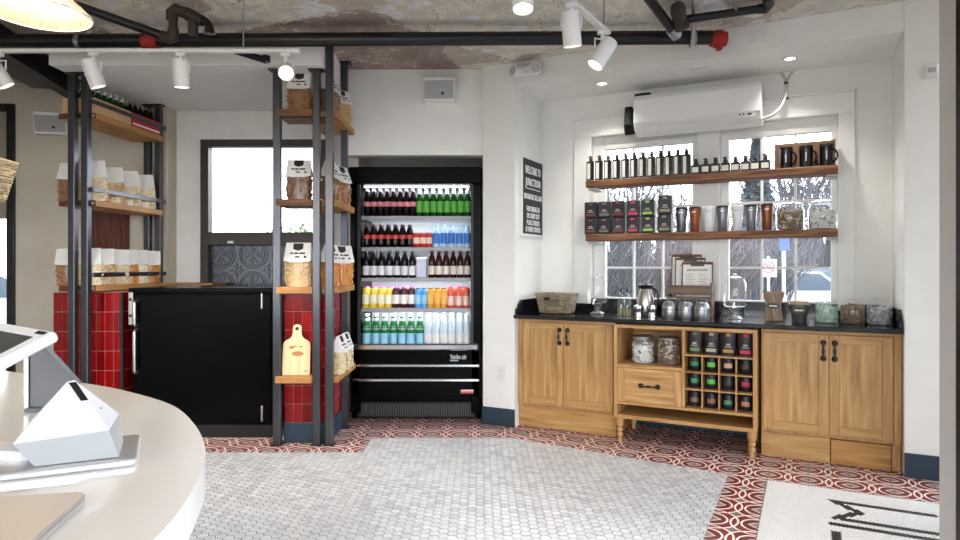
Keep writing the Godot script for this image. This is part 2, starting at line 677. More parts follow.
	for k in 3:
		struct("window_%d" % (k + 4), sh().span(P(-6.0 + 2.6 * k, 0.25, -3.27), P(-3.6 + 2.6 * k, 2.75, -3.276)), M.clear_pane)
	struct("wall_left", sh().span(P(-6.2, 0, 5.72), P(-6.35, 2.94, -3.35)), M.beige_paint)
	# dark blue baseboards
	w = sh()
	w.t = dxf(0, 0, 0)
	w.span(Vector3(-0.005, 0, 0), Vector3(0.290, 0.145, 0.014), 0.003)
	struct("baseboard_pier", w, M.blue_base)
	w = sh()
	w.t = dxf(0, 0, 0)
	w.span(Vector3(2.914, 0, 0), Vector3(3.74, 0.15, 0.014), 0.003)
	struct("baseboard_right", w, M.blue_base)
	w = sh()
	w.t = dxf(0, 0, 0)
	w.span(Vector3(1.09, 0, -0.6), Vector3(2.1, 0.15, -0.586), 0.003)
	struct("baseboard_niche", w, M.blue_base)
	struct("baseboard_left", sh().span(P(-4.1, 0, 5.70), P(-2.8, 0.15, 5.72), 0.003), M.blue_base)
	# red brown board on the beige wall behind the shelf tower
	solo("wall_board", "reddish brown wooden board on the beige wall behind the shelf tower", "panel", sh().span(P(-3.47, 1.2, 5.69), P(-3.13, 1.92, 5.72), 0.004), M.brown_panel)


func hexagon(r: float) -> PackedVector2Array:
	var p := PackedVector2Array()
	for k in 6:
		p.append(Vector2(sin(TAU * k / 6), cos(TAU * k / 6)) * r)
	return p


func add_tile(s: Shape, poly: PackedVector2Array, y: float, drop: float) -> void:
	# a thin tile with its top at y and sides of height drop, outline in (x, distance)
	var pts := []
	for q in poly:
		pts.append(P(q.x, y, q.y))
	s.face(pts, Vector3.UP)
	var mid := Vector2.ZERO
	for q in poly:
		mid += q / poly.size()
	for i in poly.size():
		var a := poly[i]
		var b := poly[(i + 1) % poly.size()]
		var o := (a + b) / 2 - mid
		s.face([P(a.x, y, a.y), P(b.x, y, b.y), P(b.x, y - drop, b.y), P(a.x, y - drop, a.y)], Vector3(o.x, 0.001, -o.y))


func floor_tiles() -> void:
	var fl := struct("floor", sh().span(P(-6.3, -0.2, 6.5), P(4.2, -0.004, -3.4)), M.grout)
	# ---- patterned cement tiles in the border, 22 cm square ----
	var T := 0.222
	var hb := d2(0.452, 0.445)
	hb = Vector2(0.255, 4.83)
	var hc := d2(1.943, 0.445)
	var region_a := PackedVector2Array([Vector2(-3.4, 5.9), Vector2(-3.4, 4.465), Vector2(-0.818, 4.465), Vector2(-0.818, 4.83), hb, CORNER, Vector2(0.025, 6.3), Vector2(-1.12, 6.3), Vector2(-1.12, 5.9)])
	var region_b := PackedVector2Array([CORNER, hb, hc, d2(1.943, 2.2), d2(2.165, 2.2), d2(2.165, 0.445), d2(3.4, 0.445), d2(3.4, 0.0), d2(2.914, 0.0), d2(2.914, -0.58), d2(0.284, -0.58), d2(0.284, 0.0)])
	var whole := {}
	for which in 2:
		var region: PackedVector2Array = [region_a, region_b][which]
		for i in range(-14, 22):
			for j in range(-12, 10):
				var sq := PackedVector2Array()
				var corners := [Vector2(i, j), Vector2(i + 1, j), Vector2(i + 1, j + 1), Vector2(i, j + 1)]
				var g := 0.0012
				var mid := Vector2(i + 0.5, j + 0.5) * T
				for q in corners:
					var l: Vector2 = q * T
					l += (mid - l).sign() * g
					sq.append(Vector2(-0.818 + l.x, 4.83 + l.y) if which == 0 else d2(1.943 + l.x, 0.445 + l.y))
				for piece in Geometry2D.intersect_polygons(sq, region):
					var o := (sq[0] + sq[2]) / 2
					var ax := (sq[1] - sq[0]) / (sq[1] - sq[0]).length()
					var ay := (sq[3] - sq[0]) / (sq[3] - sq[0]).length()
					var full: bool = piece.size() == 4 and absf(poly_area(piece) - poly_area(sq)) < 1e-5
					var me: ArrayMesh
					if full and whole.has(which):
						me = whole[which]
					else:
						if poly_area(piece) < 0.0004:
							continue
						var s := sh()
						var tri := Geometry2D.triangulate_polygon(piece)
						for k in piece.size():
							var r: Vector2 = piece[k] - o
							s.vert(P(r.x, 0.0, r.y), Vector3.UP, Vector2(r.dot(ax), r.dot(ay)) / T + Vector2(0.5, 0.5))
						for k in range(0, tri.size(), 3):
							s.tri(tri[k], tri[k + 1], tri[k + 2], Vector3.UP)
						for k in piece.size():
							var a: Vector2 = piece[k] - o
							var b: Vector2 = piece[(k + 1) % piece.size()] - o
							s.face([P(a.x, 0, a.y), P(b.x, 0, b.y), P(b.x, -0.006, b.y), P(a.x, -0.006, a.y)], Vector3(a.x + b.x, 0, -(a.y + b.y)))
						me = s.mesh()
						if full:
							whole[which] = me
					part(fl, "cement_tile", me, M.cement_tile, P(o.x, 0.0, o.y))
	# ---- marble hexagons in the field ----
	var field := PackedVector2Array([Vector2(-0.818, 4.83), hb, hc, d2(1.943, 2.6), Vector2(0.2, 2.2), Vector2(-2.5, 2.2), Vector2(-2.5, 4.465), Vector2(-0.818, 4.465)])
	var near := []
	var rr := 0.0297
	var base := PackedVector2Array()
	for q in hexagon(rr - 0.0026):
		base.append(Vector2(q.y, q.x))
	var inner := Geometry2D.offset_polygon(field, -rr)[0]
	var rest := sh()
	for j in range(0, 58):
		for i in range(-60, 46):
			var q := Vector2(i * rr * 1.5, 2.16 + (j + 0.5 * posmod(i, 2)) * rr * sqrt(3.0))
			if not Geometry2D.is_point_in_polygon(q, field) and not Geometry2D.is_point_in_polygon(q + Vector2(0, -rr), field) and not Geometry2D.is_point_in_polygon(q + Vector2(-rr, 0), field):
				continue
			var poly := PackedVector2Array()
			for b in base:
				poly.append(q + b)
			var tone := 0.60 + 0.10 * rng.randf() * (1 if rng.randf() > 0.3 else -1)
			var colr := Color(tone * (0.97 + 0.02 * rng.randf()), tone, tone * (1.01 + 0.04 * rng.randf()))
			var screen_x := 480 + 640 * q.x / q.y
			if Geometry2D.is_point_in_polygon(q, inner) and q.y > 3.03 and q.y < 3.42 and screen_x > 205 and screen_x < 700 and near.size() < 300:
				near.append([q, colr])
				continue
			for piece in ([poly] if Geometry2D.is_point_in_polygon(q, inner) else Geometry2D.intersect_polygons(poly, field)):
				rest.col = colr
				add_tile(rest, piece, 0.0, 0.004)
	stuff(part(fl, "marble_hexagons", rest, M.marble))
	var variants := []
	for k in 12:
		var s := sh()
		s.col = near[k * 20 % near.size()][1]
		add_tile(s, base, 0.0, 0.004)
		variants.append(s.mesh())
	for k in near.size():
		part(fl, "marble_tile", variants[(k * 7 + int(k / 5.0)) % 12], M.marble, P(near[k][0].x, 0, near[k][0].y))
	# ---- white mosaic panel with black lettering at the door ----
	var strokes := [[2.51, 0.66, 2.97, 0.66], [2.51, 0.66, 2.63, 0.795], [2.63, 0.795, 2.51, 0.93], [2.54, 0.928, 2.97, 0.928], [2.505, 1.02, 2.97, 1.02], [2.51, 1.135, 2.51, 1.45], [2.51, 1.29, 2.97, 1.29]]
	var mos := sh()
	var mp := 0.0172
	var mr := mp / sqrt(3.0)
	var small := hexagon(mr - 0.0017)
	for j in range(0, 118):
		for i in range(0, 74):
			var l := Vector2(2.165 + mp * (i + 0.5 * (j % 2) + 0.5), 0.445 + mr + j * mr * 1.5)
			if l.x > 3.38:
				continue
			var dark := false
			for k in strokes:
				var cp := Geometry2D.get_closest_point_to_segment(l, Vector2(k[0], k[1]), Vector2(k[2], k[3]))
				if cp.distance_to(l) < 0.022:
					dark = true
			var tone := 0.78 + 0.06 * rng.randf()
			mos.col = Color(0.035, 0.033, 0.035) if dark else Color(tone, tone * 0.995, tone * 0.985)
			var poly := PackedVector2Array()
			for b in small:
				poly.append(d2(l.x + b.x, l.y + b.y))
			add_tile(mos, poly, 0.0, 0.004)
	stuff(part(fl, "mosaic_panel", mos, M.tinted_gloss))
	M.tinted_gloss.roughness = 0.35


func poly_area(p: PackedVector2Array) -> float:
	var a := 0.0
	for i in p.size():
		a += p[i].cross(p[(i + 1) % p.size()])
	return absf(a) / 2


func windows() -> void:
	# niche windows: casing, then two sashes of three by five panes
	var c := sh()
	c.t = dxf(0, 0, 0)
	c.span(Vector3(0.585, 0.98, -0.6), Vector3(0.74, 2.40, -0.572), 0.004)
	c.span(Vector3(2.58, 0.98, -0.6), Vector3(2.685, 2.40, -0.572), 0.004)
	c.span(Vector3(0.585, 2.40, -0.6), Vector3(2.685, 2.55, -0.568), 0.004)
	c.span(Vector3(0.575, 2.55, -0.6), Vector3(2.695, 2.565, -0.555), 0.003)
	c.span(Vector3(1.605, 0.98, -0.61), Vector3(1.77, 2.40, -0.58), 0.004)
	struct("trim_2", c, M.trim_white)
	for k in 2:
		var s0: float = [0.74, 1.775][k]
		var s1: float = [1.60, 2.58][k]
		var g0: float = [0.845, 1.835][k]
		var g1: float = [1.56, 2.535][k]
		var f := sh()
		f.t = dxf(0, 0, 0)
		f.span(Vector3(s0, 0.98, -0.70), Vector3(g0, 2.40, -0.64), 0.004)
		f.span(Vector3(g1, 0.98, -0.70), Vector3(s1, 2.40, -0.64), 0.004)
		f.span(Vector3(g0, 0.98, -0.70), Vector3(g1, 1.035, -0.64), 0.004)
		f.span(Vector3(g0, 2.29, -0.70), Vector3(g1, 2.40, -0.64), 0.004)
		var win := struct("window_%d" % (k + 1), f, M.trim_white)
		for j in range(1, 5):
			var y := 1.035 + 1.255 * j / 5.0
			var b := sh()
			b.t = dxf(0, 0, 0)
			b.span(Vector3(g0, y - 0.009, -0.685), Vector3(g1, y + 0.009, -0.655), 0.003)
			part(win, "muntin", b, M.trim_white)
		for i in range(1, 3):
			var x := lerpf(g0, g1, i / 3.0)
			var b := sh()
			b.t = dxf(0, 0, 0)
			b.span(Vector3(x - 0.009, 1.035, -0.684), Vector3(x + 0.009, 2.29, -0.656), 0.003)
			part(win, "muntin", b, M.trim_white)
		for i in 3:
			for j in 5:
				var a := Vector3(lerpf(g0, g1, i / 3.0) + 0.009, 1.044 + 0.251 * j, -0.672)
				var z := Vector3(lerpf(g0, g1, (i + 1) / 3.0) - 0.009, 1.026 + 0.251 * (j + 1), -0.668)
				var b := sh()
				b.t = dxf(0, 0, 0)
				b.span(a, z)
				part(win, "pane", b, M.clear_pane)
	# small grey latch on the left sash
	# window behind the service fridge: bronze frame, clear light above, pressed metal panel below
	var f := sh()
	f.span(P(-2.563, 1.07, 5.86), P(-2.49, 2.46, 5.96), 0.004)
	f.span(P(-1.472, 1.07, 5.86), P(-1.355, 2.46, 5.96), 0.004)
	f.span(P(-2.49, 2.395, 5.86), P(-1.472, 2.46, 5.96), 0.004)
	f.span(P(-2.49, 1.49, 5.86), P(-1.472, 1.61, 5.96), 0.004)
	f.span(P(-2.49, 1.05, 5.86), P(-1.472, 1.09, 5.96), 0.004)
	var win := struct("window_3", f, M.window_bronze)
	part(win, "pane", sh().span(P(-2.49, 1.61, 5.93), P(-1.472, 2.395, 5.934)), M.clear_pane)
	part(win, "latch", sh().span(P(-2.31, 1.505, 5.845), P(-2.25, 1.53, 5.86), 0.003), M.galvanised)
	# pressed metal panels: rings, leaves and stars raised on a plain sheet
	var tin := mat("pressed_tin", c8(74, 77, 81), 0.3, 0.75)
	part(win, "backing", sh().span(P(-2.49, 1.09, 5.941), P(-1.472, 1.49, 5.955)), tin)
	var orn := []  # convex outlines in x, y
	for i in range(-1, 5):
		for j in range(-1, 3):
			var m := Vector2(-2.40 + 0.3 * i, 1.41 - 0.3 * j)
			for k in 28:
				for rr in [[0.122, 0.138], [0.106, 0.112]]:
					var q := PackedVector2Array()
					for z in [[0, 0], [1, 0], [1, 1], [0, 1]]:
						q.append(m + Vector2.from_angle(TAU * (k + z[1]) / 28.0) * rr[z[0]])
					orn.append(q)
			for k in 8:
				var d := Vector2.from_angle(TAU * (k + 0.5) / 8.0)
				for w in [[0.03, 0.06, 0.012], [0.058, 0.098, 0.02]]:
					orn.append(PackedVector2Array([m + d * w[0], m + d * (w[0] + w[1]) / 2.0 + d.orthogonal() * w[2], m + d * w[1], m + d * (w[0] + w[1]) / 2.0 - d.orthogonal() * w[2]]))
			for k in 4:
				var d := Vector2.from_angle(TAU * k / 4.0)
				orn.append(PackedVector2Array([m + d * 0.01 + d.orthogonal() * 0.005, m + d * 0.104 + d.orthogonal() * 0.005, m + d * 0.104 - d.orthogonal() * 0.005, m + d * 0.01 - d.orthogonal() * 0.005]))
			var st := m + Vector2(0.15, 0.15)
			for k in 4:
				var d := Vector2.from_angle(TAU * (k + 0.5) / 4.0)
				orn.append(PackedVector2Array([st + d * 0.006, st + d * 0.03 + d.orthogonal() * 0.014, st + d * 0.056, st + d * 0.03 - d.orthogonal() * 0.014]))
				var g := Vector2.from_angle(TAU * k / 4.0)
				orn.append(PackedVector2Array([st + g * 0.03, st + g * 0.048 + g.orthogonal() * 0.01, st + g * 0.068, st + g * 0.048 - g.orthogonal() * 0.01]))
	var xs := [-2.49, -2.25, -1.95, -1.65, -1.472]
	var ys := [1.09, 1.26, 1.49]
	for i in 4:
		for j in 2:
			var a := Vector2(xs[i] + 0.001, ys[j] + 0.001)
			var b := Vector2(xs[i + 1] - 0.001, ys[j + 1] - 0.001)
			var rect := PackedVector2Array([a, Vector2(b.x, a.y), b, Vector2(a.x, b.y)])
			part(win, "pressed_panel", sh().span(P(a.x, a.y, 5.928), P(b.x, b.y, 5.94)), tin)
			var rel := sh()
			for q in orn:
				for piece in Geometry2D.intersect_polygons(q, rect):
					if poly_area(piece) > 0.00001:
						rel.prism(piece, -5.929, -5.920, 0.0028)
			part(win, "pressed_ornament", rel, tin)
	# tall black framed glass at the far left, a dark blind in its upper part
	f = sh()
	f.span(P(-4.215, 0, 5.69), P(-4.15, 2.745, 5.8), 0.004)
	f.span(P(-5.31, 0, 5.69), P(-5.25, 2.745, 5.8), 0.004)
	f.span(P(-5.25, 2.68, 5.69), P(-4.215, 2.745, 5.8), 0.004)
	f.span(P(-5.25, 0, 5.69), P(-4.215, 0.1, 5.8), 0.004)
	var lw := struct("window_7", f, M.black_metal)
	part(lw, "pane", sh().span(P(-5.25, 0.1, 5.76), P(-4.215, 2.68, 5.764)), M.clear_pane)
	part(lw, "blind", sh().span(P(-5.25, 1.72, 5.735), P(-4.215, 2.68, 5.742)), mat("blind_cloth", c8(150, 138, 122), 0.9))


func twigs(n: int, height: float, spread: float, thick: float, seed_: int, lean := 0.5) -> Shape:
	var r := RandomNumberGenerator.new()
	r.seed = seed_
	var s := sh()
	for k in n:
		var a := r.randf() * TAU
		var base := Vector3(cos(a), 0, sin(a)) * spread * 0.35 * sqrt(r.randf())
		var top := Vector3(cos(a) * spread * (0.3 + 0.7 * r.randf()), height * (0.55 + 0.45 * r.randf()), sin(a) * spread * (0.3 + 0.7 * r.randf()))
		var mid := base.lerp(top, 0.5) + Vector3(0, height * 0.12, 0)
		s.tube([base, mid, top], [thick, thick * 0.7, thick * 0.25], 3)
		for j in 5:
			var f := 0.35 + 0.6 * r.randf()
			var p := base.lerp(mid, f * 2) if f < 0.5 else mid.lerp(top, f * 2 - 1)
			var d := Vector3(r.randf() - 0.5, lean + 0.3 * r.randf() - 0.25, r.randf() - 0.5).normalized() * height * (0.12 + 0.16 * r.randf())
			s.tube([p, p + d * 0.5 + Vector3(0, 0.02, 0), p + d], [thick * 0.5, thick * 0.35, thick * 0.15], 3)
	return s


func leaf_mass(n: int, size: Vector3, leaf: float, seed_: int, cone := false) -> Shape:
	var r := RandomNumberGenerator.new()
	r.seed = seed_
	var s := sh()
	for k in n:
		var d := Vector3(r.randfn(), r.randfn(), r.randfn()).normalized() * pow(r.randf(), 0.35)
		var p := Vector3(d.x * size.x, size.y + d.y * size.y, d.z * size.z)
		if cone:
			var f := r.randf()
			var a := r.randf() * TAU
			var rad := (1.0 - f) * (0.55 + 0.45 * r.randf())
			p = Vector3(cos(a) * rad * size.x, 2 * size.y * f, sin(a) * rad * size.z)
		var b := Basis(Vector3(r.randfn(), r.randfn(), r.randfn()).normalized(), r.randf() * TAU)
		var x := b.x * leaf
		var z := b.z * leaf * 0.5
		var nn := (d + Vector3(0, 0.3, 0)).normalized()
		var tone := 0.75 + 0.5 * r.randf()
		s.col = Color(tone, tone, tone)
		s.face([p - x, p - z, p + x, p + z], nn)
	return s


func car(label: String, color: Color, at: Vector3, turn: float) -> void:
	var o := thing("parked_car", label, "car", at, turn, "cars parked outside")
	var paint := mat("car_" + label, color, 0.25)
	var side := PackedVector2Array()
	for q in [[-2.2, 0.32], [2.15, 0.32], [2.25, 0.55], [2.2, 0.82], [1.2, 0.95], [0.45, 1.42], [-1.2, 1.46], [-2.0, 0.98], [-2.25, 0.9], [-2.28, 0.5]]:
		side.append(Vector2(q[0], q[1]))
	part(o, "body", sh().prism(side, -0.86, 0.86, 0.06), paint)
	var cab := PackedVector2Array()
	for q in [[1.05, 0.96], [0.42, 1.37], [-1.15, 1.4], [-1.8, 1.0]]:
		cab.append(Vector2(q[0], q[1]))
	for z in [-0.875, 0.865]:
		part(o, "side_windows", sh().prism(cab, z, z + 0.01), mat("car_glass", c8(60, 72, 84), 0.08))
	var ws := sh()
	ws.face([Vector3(1.19, 0.98, -0.75), Vector3(1.19, 0.98, 0.75), Vector3(0.49, 1.42, 0.68), Vector3(0.49, 1.42, -0.68)], Vector3(1, 1, 0))
	part(o, "windscreen", ws, M.car_glass)
	for x in [-1.4, 1.4]:
		for z in [-0.8, 0.8]:
			var wh := sh()
			wh.t = Transform3D(Basis(Vector3.RIGHT, PI / 2), Vector3(x, 0.33, z))
			wh.lathe([Vector2(0, -0.1), Vector2(0.3, -0.1), Vector2(0.33, -0.07), Vector2(0.33, 0.07), Vector2(0.3, 0.1), Vector2(0, 0.1)], 18)
			var tyre := part(o, "wheel", wh, mat("tyre", c8(30, 30, 32), 0.8))
			var hub := sh()
			hub.t = Transform3D(Basis(Vector3.RIGHT, PI / 2), Vector3(x, 0.33, z + signf(z) * 0.1))
			hub.lathe([Vector2(0, -0.012), Vector2(0.2, -0.012), Vector2(0.18, 0.012), Vector2(0, 0.012)], 12)
			part(tyre, "hub", hub, M.galvanised)
	for z in [-0.6, 0.6]:
		part(o, "headlight", sh().box(Vector3(2.2, 0.68, z), Vector3(0.06, 0.12, 0.3), 0.02), M.chrome)


func outdoors() -> void:
	var g := sh()
	g.span(P(-120, -0.5, 140), P(140, -0.26, -60))
	struct("ground", g, mat("asphalt", c8(60, 61, 64), 0.95))
	solo("grass_verge", "green grass verge across the road, seen through the niche window", "grass", sh().span(P(6, -0.26, 34), P(60, -0.16, 22)), mat("grass", c8(52, 64, 34), 0.95))
	var bark := mat("bark", c8(74, 74, 80), 0.9)
	var bark2 := mat("bark_red", c8(84, 72, 74), 0.9)
	var tw := twigs(150, 2.35, 1.2, 0.022, 5).mesh()
	var spots := [[1.2, 8.0], [3.2, 9.7], [5.0, 11.9]]
	for k in spots.size():
		var o := thing("bare_shrub", "%s leafless twiggy shrub from the left, outside the niche windows" % ORD[k], "shrub", P(spots[k][0], -0.26, spots[k][1]), k * 1.3, "leafless shrubs outside the niche windows")
		stuff(part(o, "twigs", tw, bark if k % 2 == 0 else bark2))
		o.scale = Vector3.ONE * [0.96, 1.0, 1.04, 0.9, 0.86][k]
	# a dark hedge behind the shrubs
	var hd := thing("evergreen_hedge", "dark evergreen hedge behind the leafless shrubs", "hedge", P(2.9, -0.26, 15.0), TURN)
	stuff(part(hd, "foliage", leaf_mass(5200, Vector3(1.75, 0.95, 0.6), 0.11, 8), vtint("hedge_green", c8(28, 34, 38))))
	part(hd, "stem", sh().tube([Vector3(0, 0, 0), Vector3(0.1, 0.6, 0), Vector3(0, 1.2, 0)], 0.07, 6), bark)
	# far row of bare trees
	var tree := twigs(70, 5.0, 2.6, 0.05, 15, 0.6).mesh()
	var tk := 0
	for q in [[6.5, 30, 1.1], [10.5, 33, 1.0], [14.5, 30, 1.15], [18.5, 34, 1.2], [22, 31, 1.0], [3.2, 27, 0.9], [-9.5, 32, 0.6]]:
		var o := thing("bare_tree", "%s bare winter tree in the far row across the road" % ORD[tk], "tree", P(q[0], -0.26 if q[0] < 6 else -0.12, q[1]), tk * 0.9, "bare trees across the road")
		part(o, "trunk", sh().tube([Vector3.ZERO, Vector3(0.05, 1.2, 0), Vector3(0, 2.4, 0.05)], [0.2, 0.15, 0.12], 7), bark)
		stuff(part(o, "branches", tree, bark, Vector3(0, 1.1, 0)))
		o.scale = Vector3.ONE * q[2]
		tk += 1
	var fir := thing("fir_tree", "pale blue green fir tree rising behind the upper shelf", "tree", P(10.6, -0.159, 24.5), 0.3)
	part(fir, "trunk", sh().tube([Vector3.ZERO, Vector3(0, 3, 0), Vector3(0, 5.8, 0)], [0.16, 0.1, 0.03], 7), bark)
	stuff(part(fir, "foliage", leaf_mass(3000, Vector3(1.15, 2.9, 1.15), 0.22, 31, true), vtint("fir_green", c8(46, 58, 66)), Vector3(0, 0.7, 0)))
	var bush := thing("leafy_bush", "pale green bush outside the bronze framed window", "bush", P(-2.75, -0.26, 9.6), 0.0)
	stuff(part(bush, "foliage", leaf_mass(2600, Vector3(0.75, 1.1, 0.6), 0.06, 44), vtint("bush_green", c8(120, 140, 84))))
	stuff(part(bush, "twigs", twigs(30, 2.6, 0.8, 0.008, 45).mesh(), bark))
	var sap := thing("sapling", "thin bare sapling outside the bronze framed window", "tree", P(-4.3, -0.26, 11.0), 0.0)
	stuff(part(sap, "twigs", twigs(9, 3.4, 0.9, 0.01, 61).mesh(), bark))
	var wood := thing("far_thicket", "dark leafless thicket beyond the road at the right window", "trees", P(16.0, -0.26, 40), 0.0)
	stuff(part(wood, "foliage", leaf_mass(6000, Vector3(5.5, 1.7, 1.5), 0.22, 9), vtint("thicket", c8(44, 40, 46))))
	car("white car parked behind the mosaic jar stand", c8(150, 154, 158), P(7.6, -0.26, 16.2), 0.25)
	car("silver car parked at the right end of the niche window", c8(74, 82, 96), P(9.9, -0.26, 18.6), 0.1)
	car("pale blue car on the road in the middle of the right window", c8(84, 98, 118), P(11.4, -0.26, 20.8), 0.15)
	car("pale car outside the tall black framed glass", c8(214, 216, 220), P(-9.6, -0.26, 12.5), 0.4)
	var sg := thing("parking_sign", "white no parking sign with red ring on a post", "sign", P(4.06, -0.26, 9.0), 0.0)
	part(sg, "post", sh().span(Vector3(-0.02, 0, -0.03), Vector3(0.02, 1.7, -0.005)), M.galvanised)
	part(sg, "plate", sh().box(Vector3(0, 1.53, 0), Vector3(0.22, 0.25, 0.008), 0.003), M.white_metal)
	part(sg, "ring", sh().tube(turned(ring_path(0.075, 0, 24), Vector3(0, 1.54, 0.006)), 0.009, 6, true), M.red_paint)
	part(sg, "slash", sh().tube([Vector3(-0.05, 1.59, 0.006), Vector3(0.05, 1.49, 0.006)], 0.008, 6), M.red_paint)
	letters(sg, "letter", "P", Vector3(0, 1.54, 0.006), 0.08, 0.05, M.ink)
	var bs := thing("street_sign", "pale blue plate on a tall post beyond the parking sign", "sign", P(4.85, -0.26, 10.2), 0.0)
	part(bs, "post", sh().span(Vector3(-0.025, 0, -0.04), Vector3(0.025, 2.4, -0.005)), M.galvanised)
	part(bs, "plate", sh().box(Vector3(0, 1.95, 0), Vector3(0.16, 0.3, 0.01), 0.003), mat("sign_blue", c8(50, 74, 120), 0.5))
	var hs := thing("house", "low dark teal house far across the road", "house", P(23.5, -0.26, 46), 0.0)
	part(hs, "wall", sh().span(Vector3(-3, 0, -3), Vector3(3, 2.3, 0)), mat("house_teal", c8(34, 54, 62), 0.9))
	part(hs, "roof", sh().prism(PackedVector2Array([Vector2(-3.3, 2.3), Vector2(3.3, 2.3), Vector2(0, 3.6)]), -3.2, 0.3), mat("house_roof", c8(60, 56, 58), 0.9))
	for x in [-1.8, 0.0, 1.8]:
		var wn := part(hs, "window", sh().box(Vector3(x, 1.3, 0.02), Vector3(0.9, 0.9, 0.06)), M.white_metal)
		part(wn, "pane", sh().box(Vector3(x, 1.3, 0.05), Vector3(0.74, 0.74, 0.02)), M.car_glass)


func vtint(key: String, c: Color) -> StandardMaterial3D:
	var m := mat(key, c, 0.8)
	m.vertex_color_use_as_albedo = true
	m.backlight_enabled = true
	m.backlight = Color(0.3, 0.3, 0.3)
	return m


# a path in the x-z plane stood upright and moved
func turned(path: Array, at: Vector3) -> Array:
	var p := []
	for q in path:
		p.append(at + Vector3(q.x, q.z, q.y))
	return p


func soffit_fittings() -> void:
	# loudspeakers
	for k in 2:
		var at: Vector3 = [P(-0.335, 2.75, 5.33), P(-3.8, 2.56, 5.72)][k]
		var o := thing("wall_speaker", ["white box loudspeaker on the wall above the drinks fridge", "white box loudspeaker on the beige wall behind the shelf tower"][k], "speaker", at, [0.0, 0.25][k], "wall loudspeakers")
		var body := PackedVector2Array([Vector2(0, -0.1), Vector2(0.1, -0.098), Vector2(0.125, 0.085), Vector2(0, 0.1)])
		var s := sh()
		s.t = Transform3D(Basis(Vector3.UP, -PI / 2), Vector3.ZERO)
		s.prism(body, -0.13, 0.13, 0.008)
		part(o, "case", s, M.white_plastic)
		var g := sh()
		g.t = Transform3D(Basis(Vector3.RIGHT, 0.136), Vector3(0, -0.012, 0.113))
		g.box(Vector3.ZERO, Vector3(0.236, 0.145, 0.008), 0.003)
		part(o, "grille", g, M.speaker_mesh)
		var b := sh()
		b.t = g.t
		b.box(Vector3(0.03, -0.03, 0.006), Vector3(0.022, 0.022, 0.004))
		part(o, "badge", b, M.black_plastic)
		part(o, "bracket", sh().span(Vector3(-0.03, -0.02, -0.005), Vector3(0.03, 0.02, 0.02)), M.white_plastic)
	# emergency light with two round heads on the niche wall above the pier
	var o := thing("emergency_light", "white emergency light with two round lamps near the ceiling", "light", dg(0.405, 2.845, 0), TURN)
	part(o, "case", sh().box(Vector3(0, 0, 0.03), Vector3(0.2, 0.075, 0.06), 0.015), M.white_plastic)
	for x in [-0.085, 0.085]:
		var h := sh()
		h.t = Transform3D(Basis(Vector3.UP, x * 5) * Basis(Vector3.RIGHT, PI / 2), Vector3(x, 0.0, 0.06))
		h.lathe([Vector2(0, -0.03), Vector2(0.048, -0.03), Vector2(0.05, 0.02), Vector2(0.043, 0.035), Vector2(0.04, 0.03), Vector2(0, 0.03)], 20)
		var hd := part(o, "lamp_head", h, M.white_plastic)
		for r in [0.014, 0.029]:
			var rg := sh()
			rg.t = h.t
			rg.tube(ring_path(r, 0.032, 16), 0.003, 5, true)
			part(hd, "lens_ring", rg, M.grey_plastic)
	part(o, "indicator", sh().box(Vector3(0.02, -0.02, 0.061), Vector3(0.008, 0.008, 0.004)), M.red_paint)
	# sockets and the small vent
	for k in 2:
		var p := thing("socket_plate", ["white socket plate low on the pier beside the fridge", "white socket plate on the soffit near the red pipe end"][k], "socket", [dg(0.165, 0.43, 0), dg(spx(759, 0.0), 2.855, 0)][k], TURN, "socket plates")
		part(p, "plate", sh().box(Vector3(0, 0, 0.004), Vector3(0.075, 0.12, 0.008) if k == 0 else Vector3(0.13, 0.085, 0.008), 0.003), M.white_plastic)
		for q in [-1, 1]:
			var at := Vector3(0, 0.025 * q, 0.008) if k == 0 else Vector3(0.028 * q, 0, 0.008)
			var r := part(p, "outlet", sh().box(at, Vector3(0.034, 0.03, 0.004), 0.002), M.white_metal)
			for z in [-0.006, 0.006]:
				part(r, "slot", sh().box(at + Vector3(z, 0.002, 0.002), Vector3(0.0025, 0.009, 0.002)), M.grey_plastic)
	var v := thing("ceiling_vent", "small slotted vent plate in the niche ceiling", "vent", dg(1.68, 2.75, -0.18), TURN)
	part(v, "plate", sh().box(Vector3(0, -0.003, 0), Vector3(0.16, 0.006, 0.05), 0.002), M.white_plastic)
	for x in [-0.045, 0.0, 0.045]:
		part(v, "slot", sh().box(Vector3(x, -0.0065, 0), Vector3(0.035, 0.002, 0.012)), M.grey_plastic)
	var th := thing("thermostat", "small white thermostat on the right end wall near the ceiling", "thermostat", dg(3.0, 2.475, 0), TURN)
	part(th, "case", sh().box(Vector3(0.05, 0, 0.014), Vector3(0.07, 0.085, 0.028), 0.006), M.white_plastic)
	part(th, "screen", sh().box(Vector3(0.05, 0.008, 0.0285), Vector3(0.04, 0.03, 0.002)), M.grey_plastic)
	# air conditioner over the windows
	var ac := thing("air_conditioner", "long white wall air conditioner above the niche windows", "air conditioner", dg(1.62, 2.335, -0.59), TURN)
	var prof := PackedVector2Array([Vector2(0, 0.03), Vector2(0.12, 0.0), Vector2(0.2, 0.035), Vector2(0.235, 0.1), Vector2(0.235, 0.27), Vector2(0.2, 0.315), Vector2(0, 0.315)])
	var s := sh()
	s.t = Transform3D(Basis(Vector3.UP, -PI / 2), Vector3.ZERO)
	s.prism(prof, -0.465, 0.465, 0.006)
	part(ac, "case", s, M.white_plastic)
	part(ac, "front_panel", sh().box(Vector3(0, 0.185, 0.238), Vector3(0.925, 0.19, 0.012), 0.005), M.white_plastic)
	var lou := sh()
	lou.t = Transform3D(Basis(Vector3.RIGHT, 0.9), Vector3(-0.02, 0.045, 0.21))
	lou.box(Vector3.ZERO, Vector3(0.83, 0.06, 0.008), 0.003)
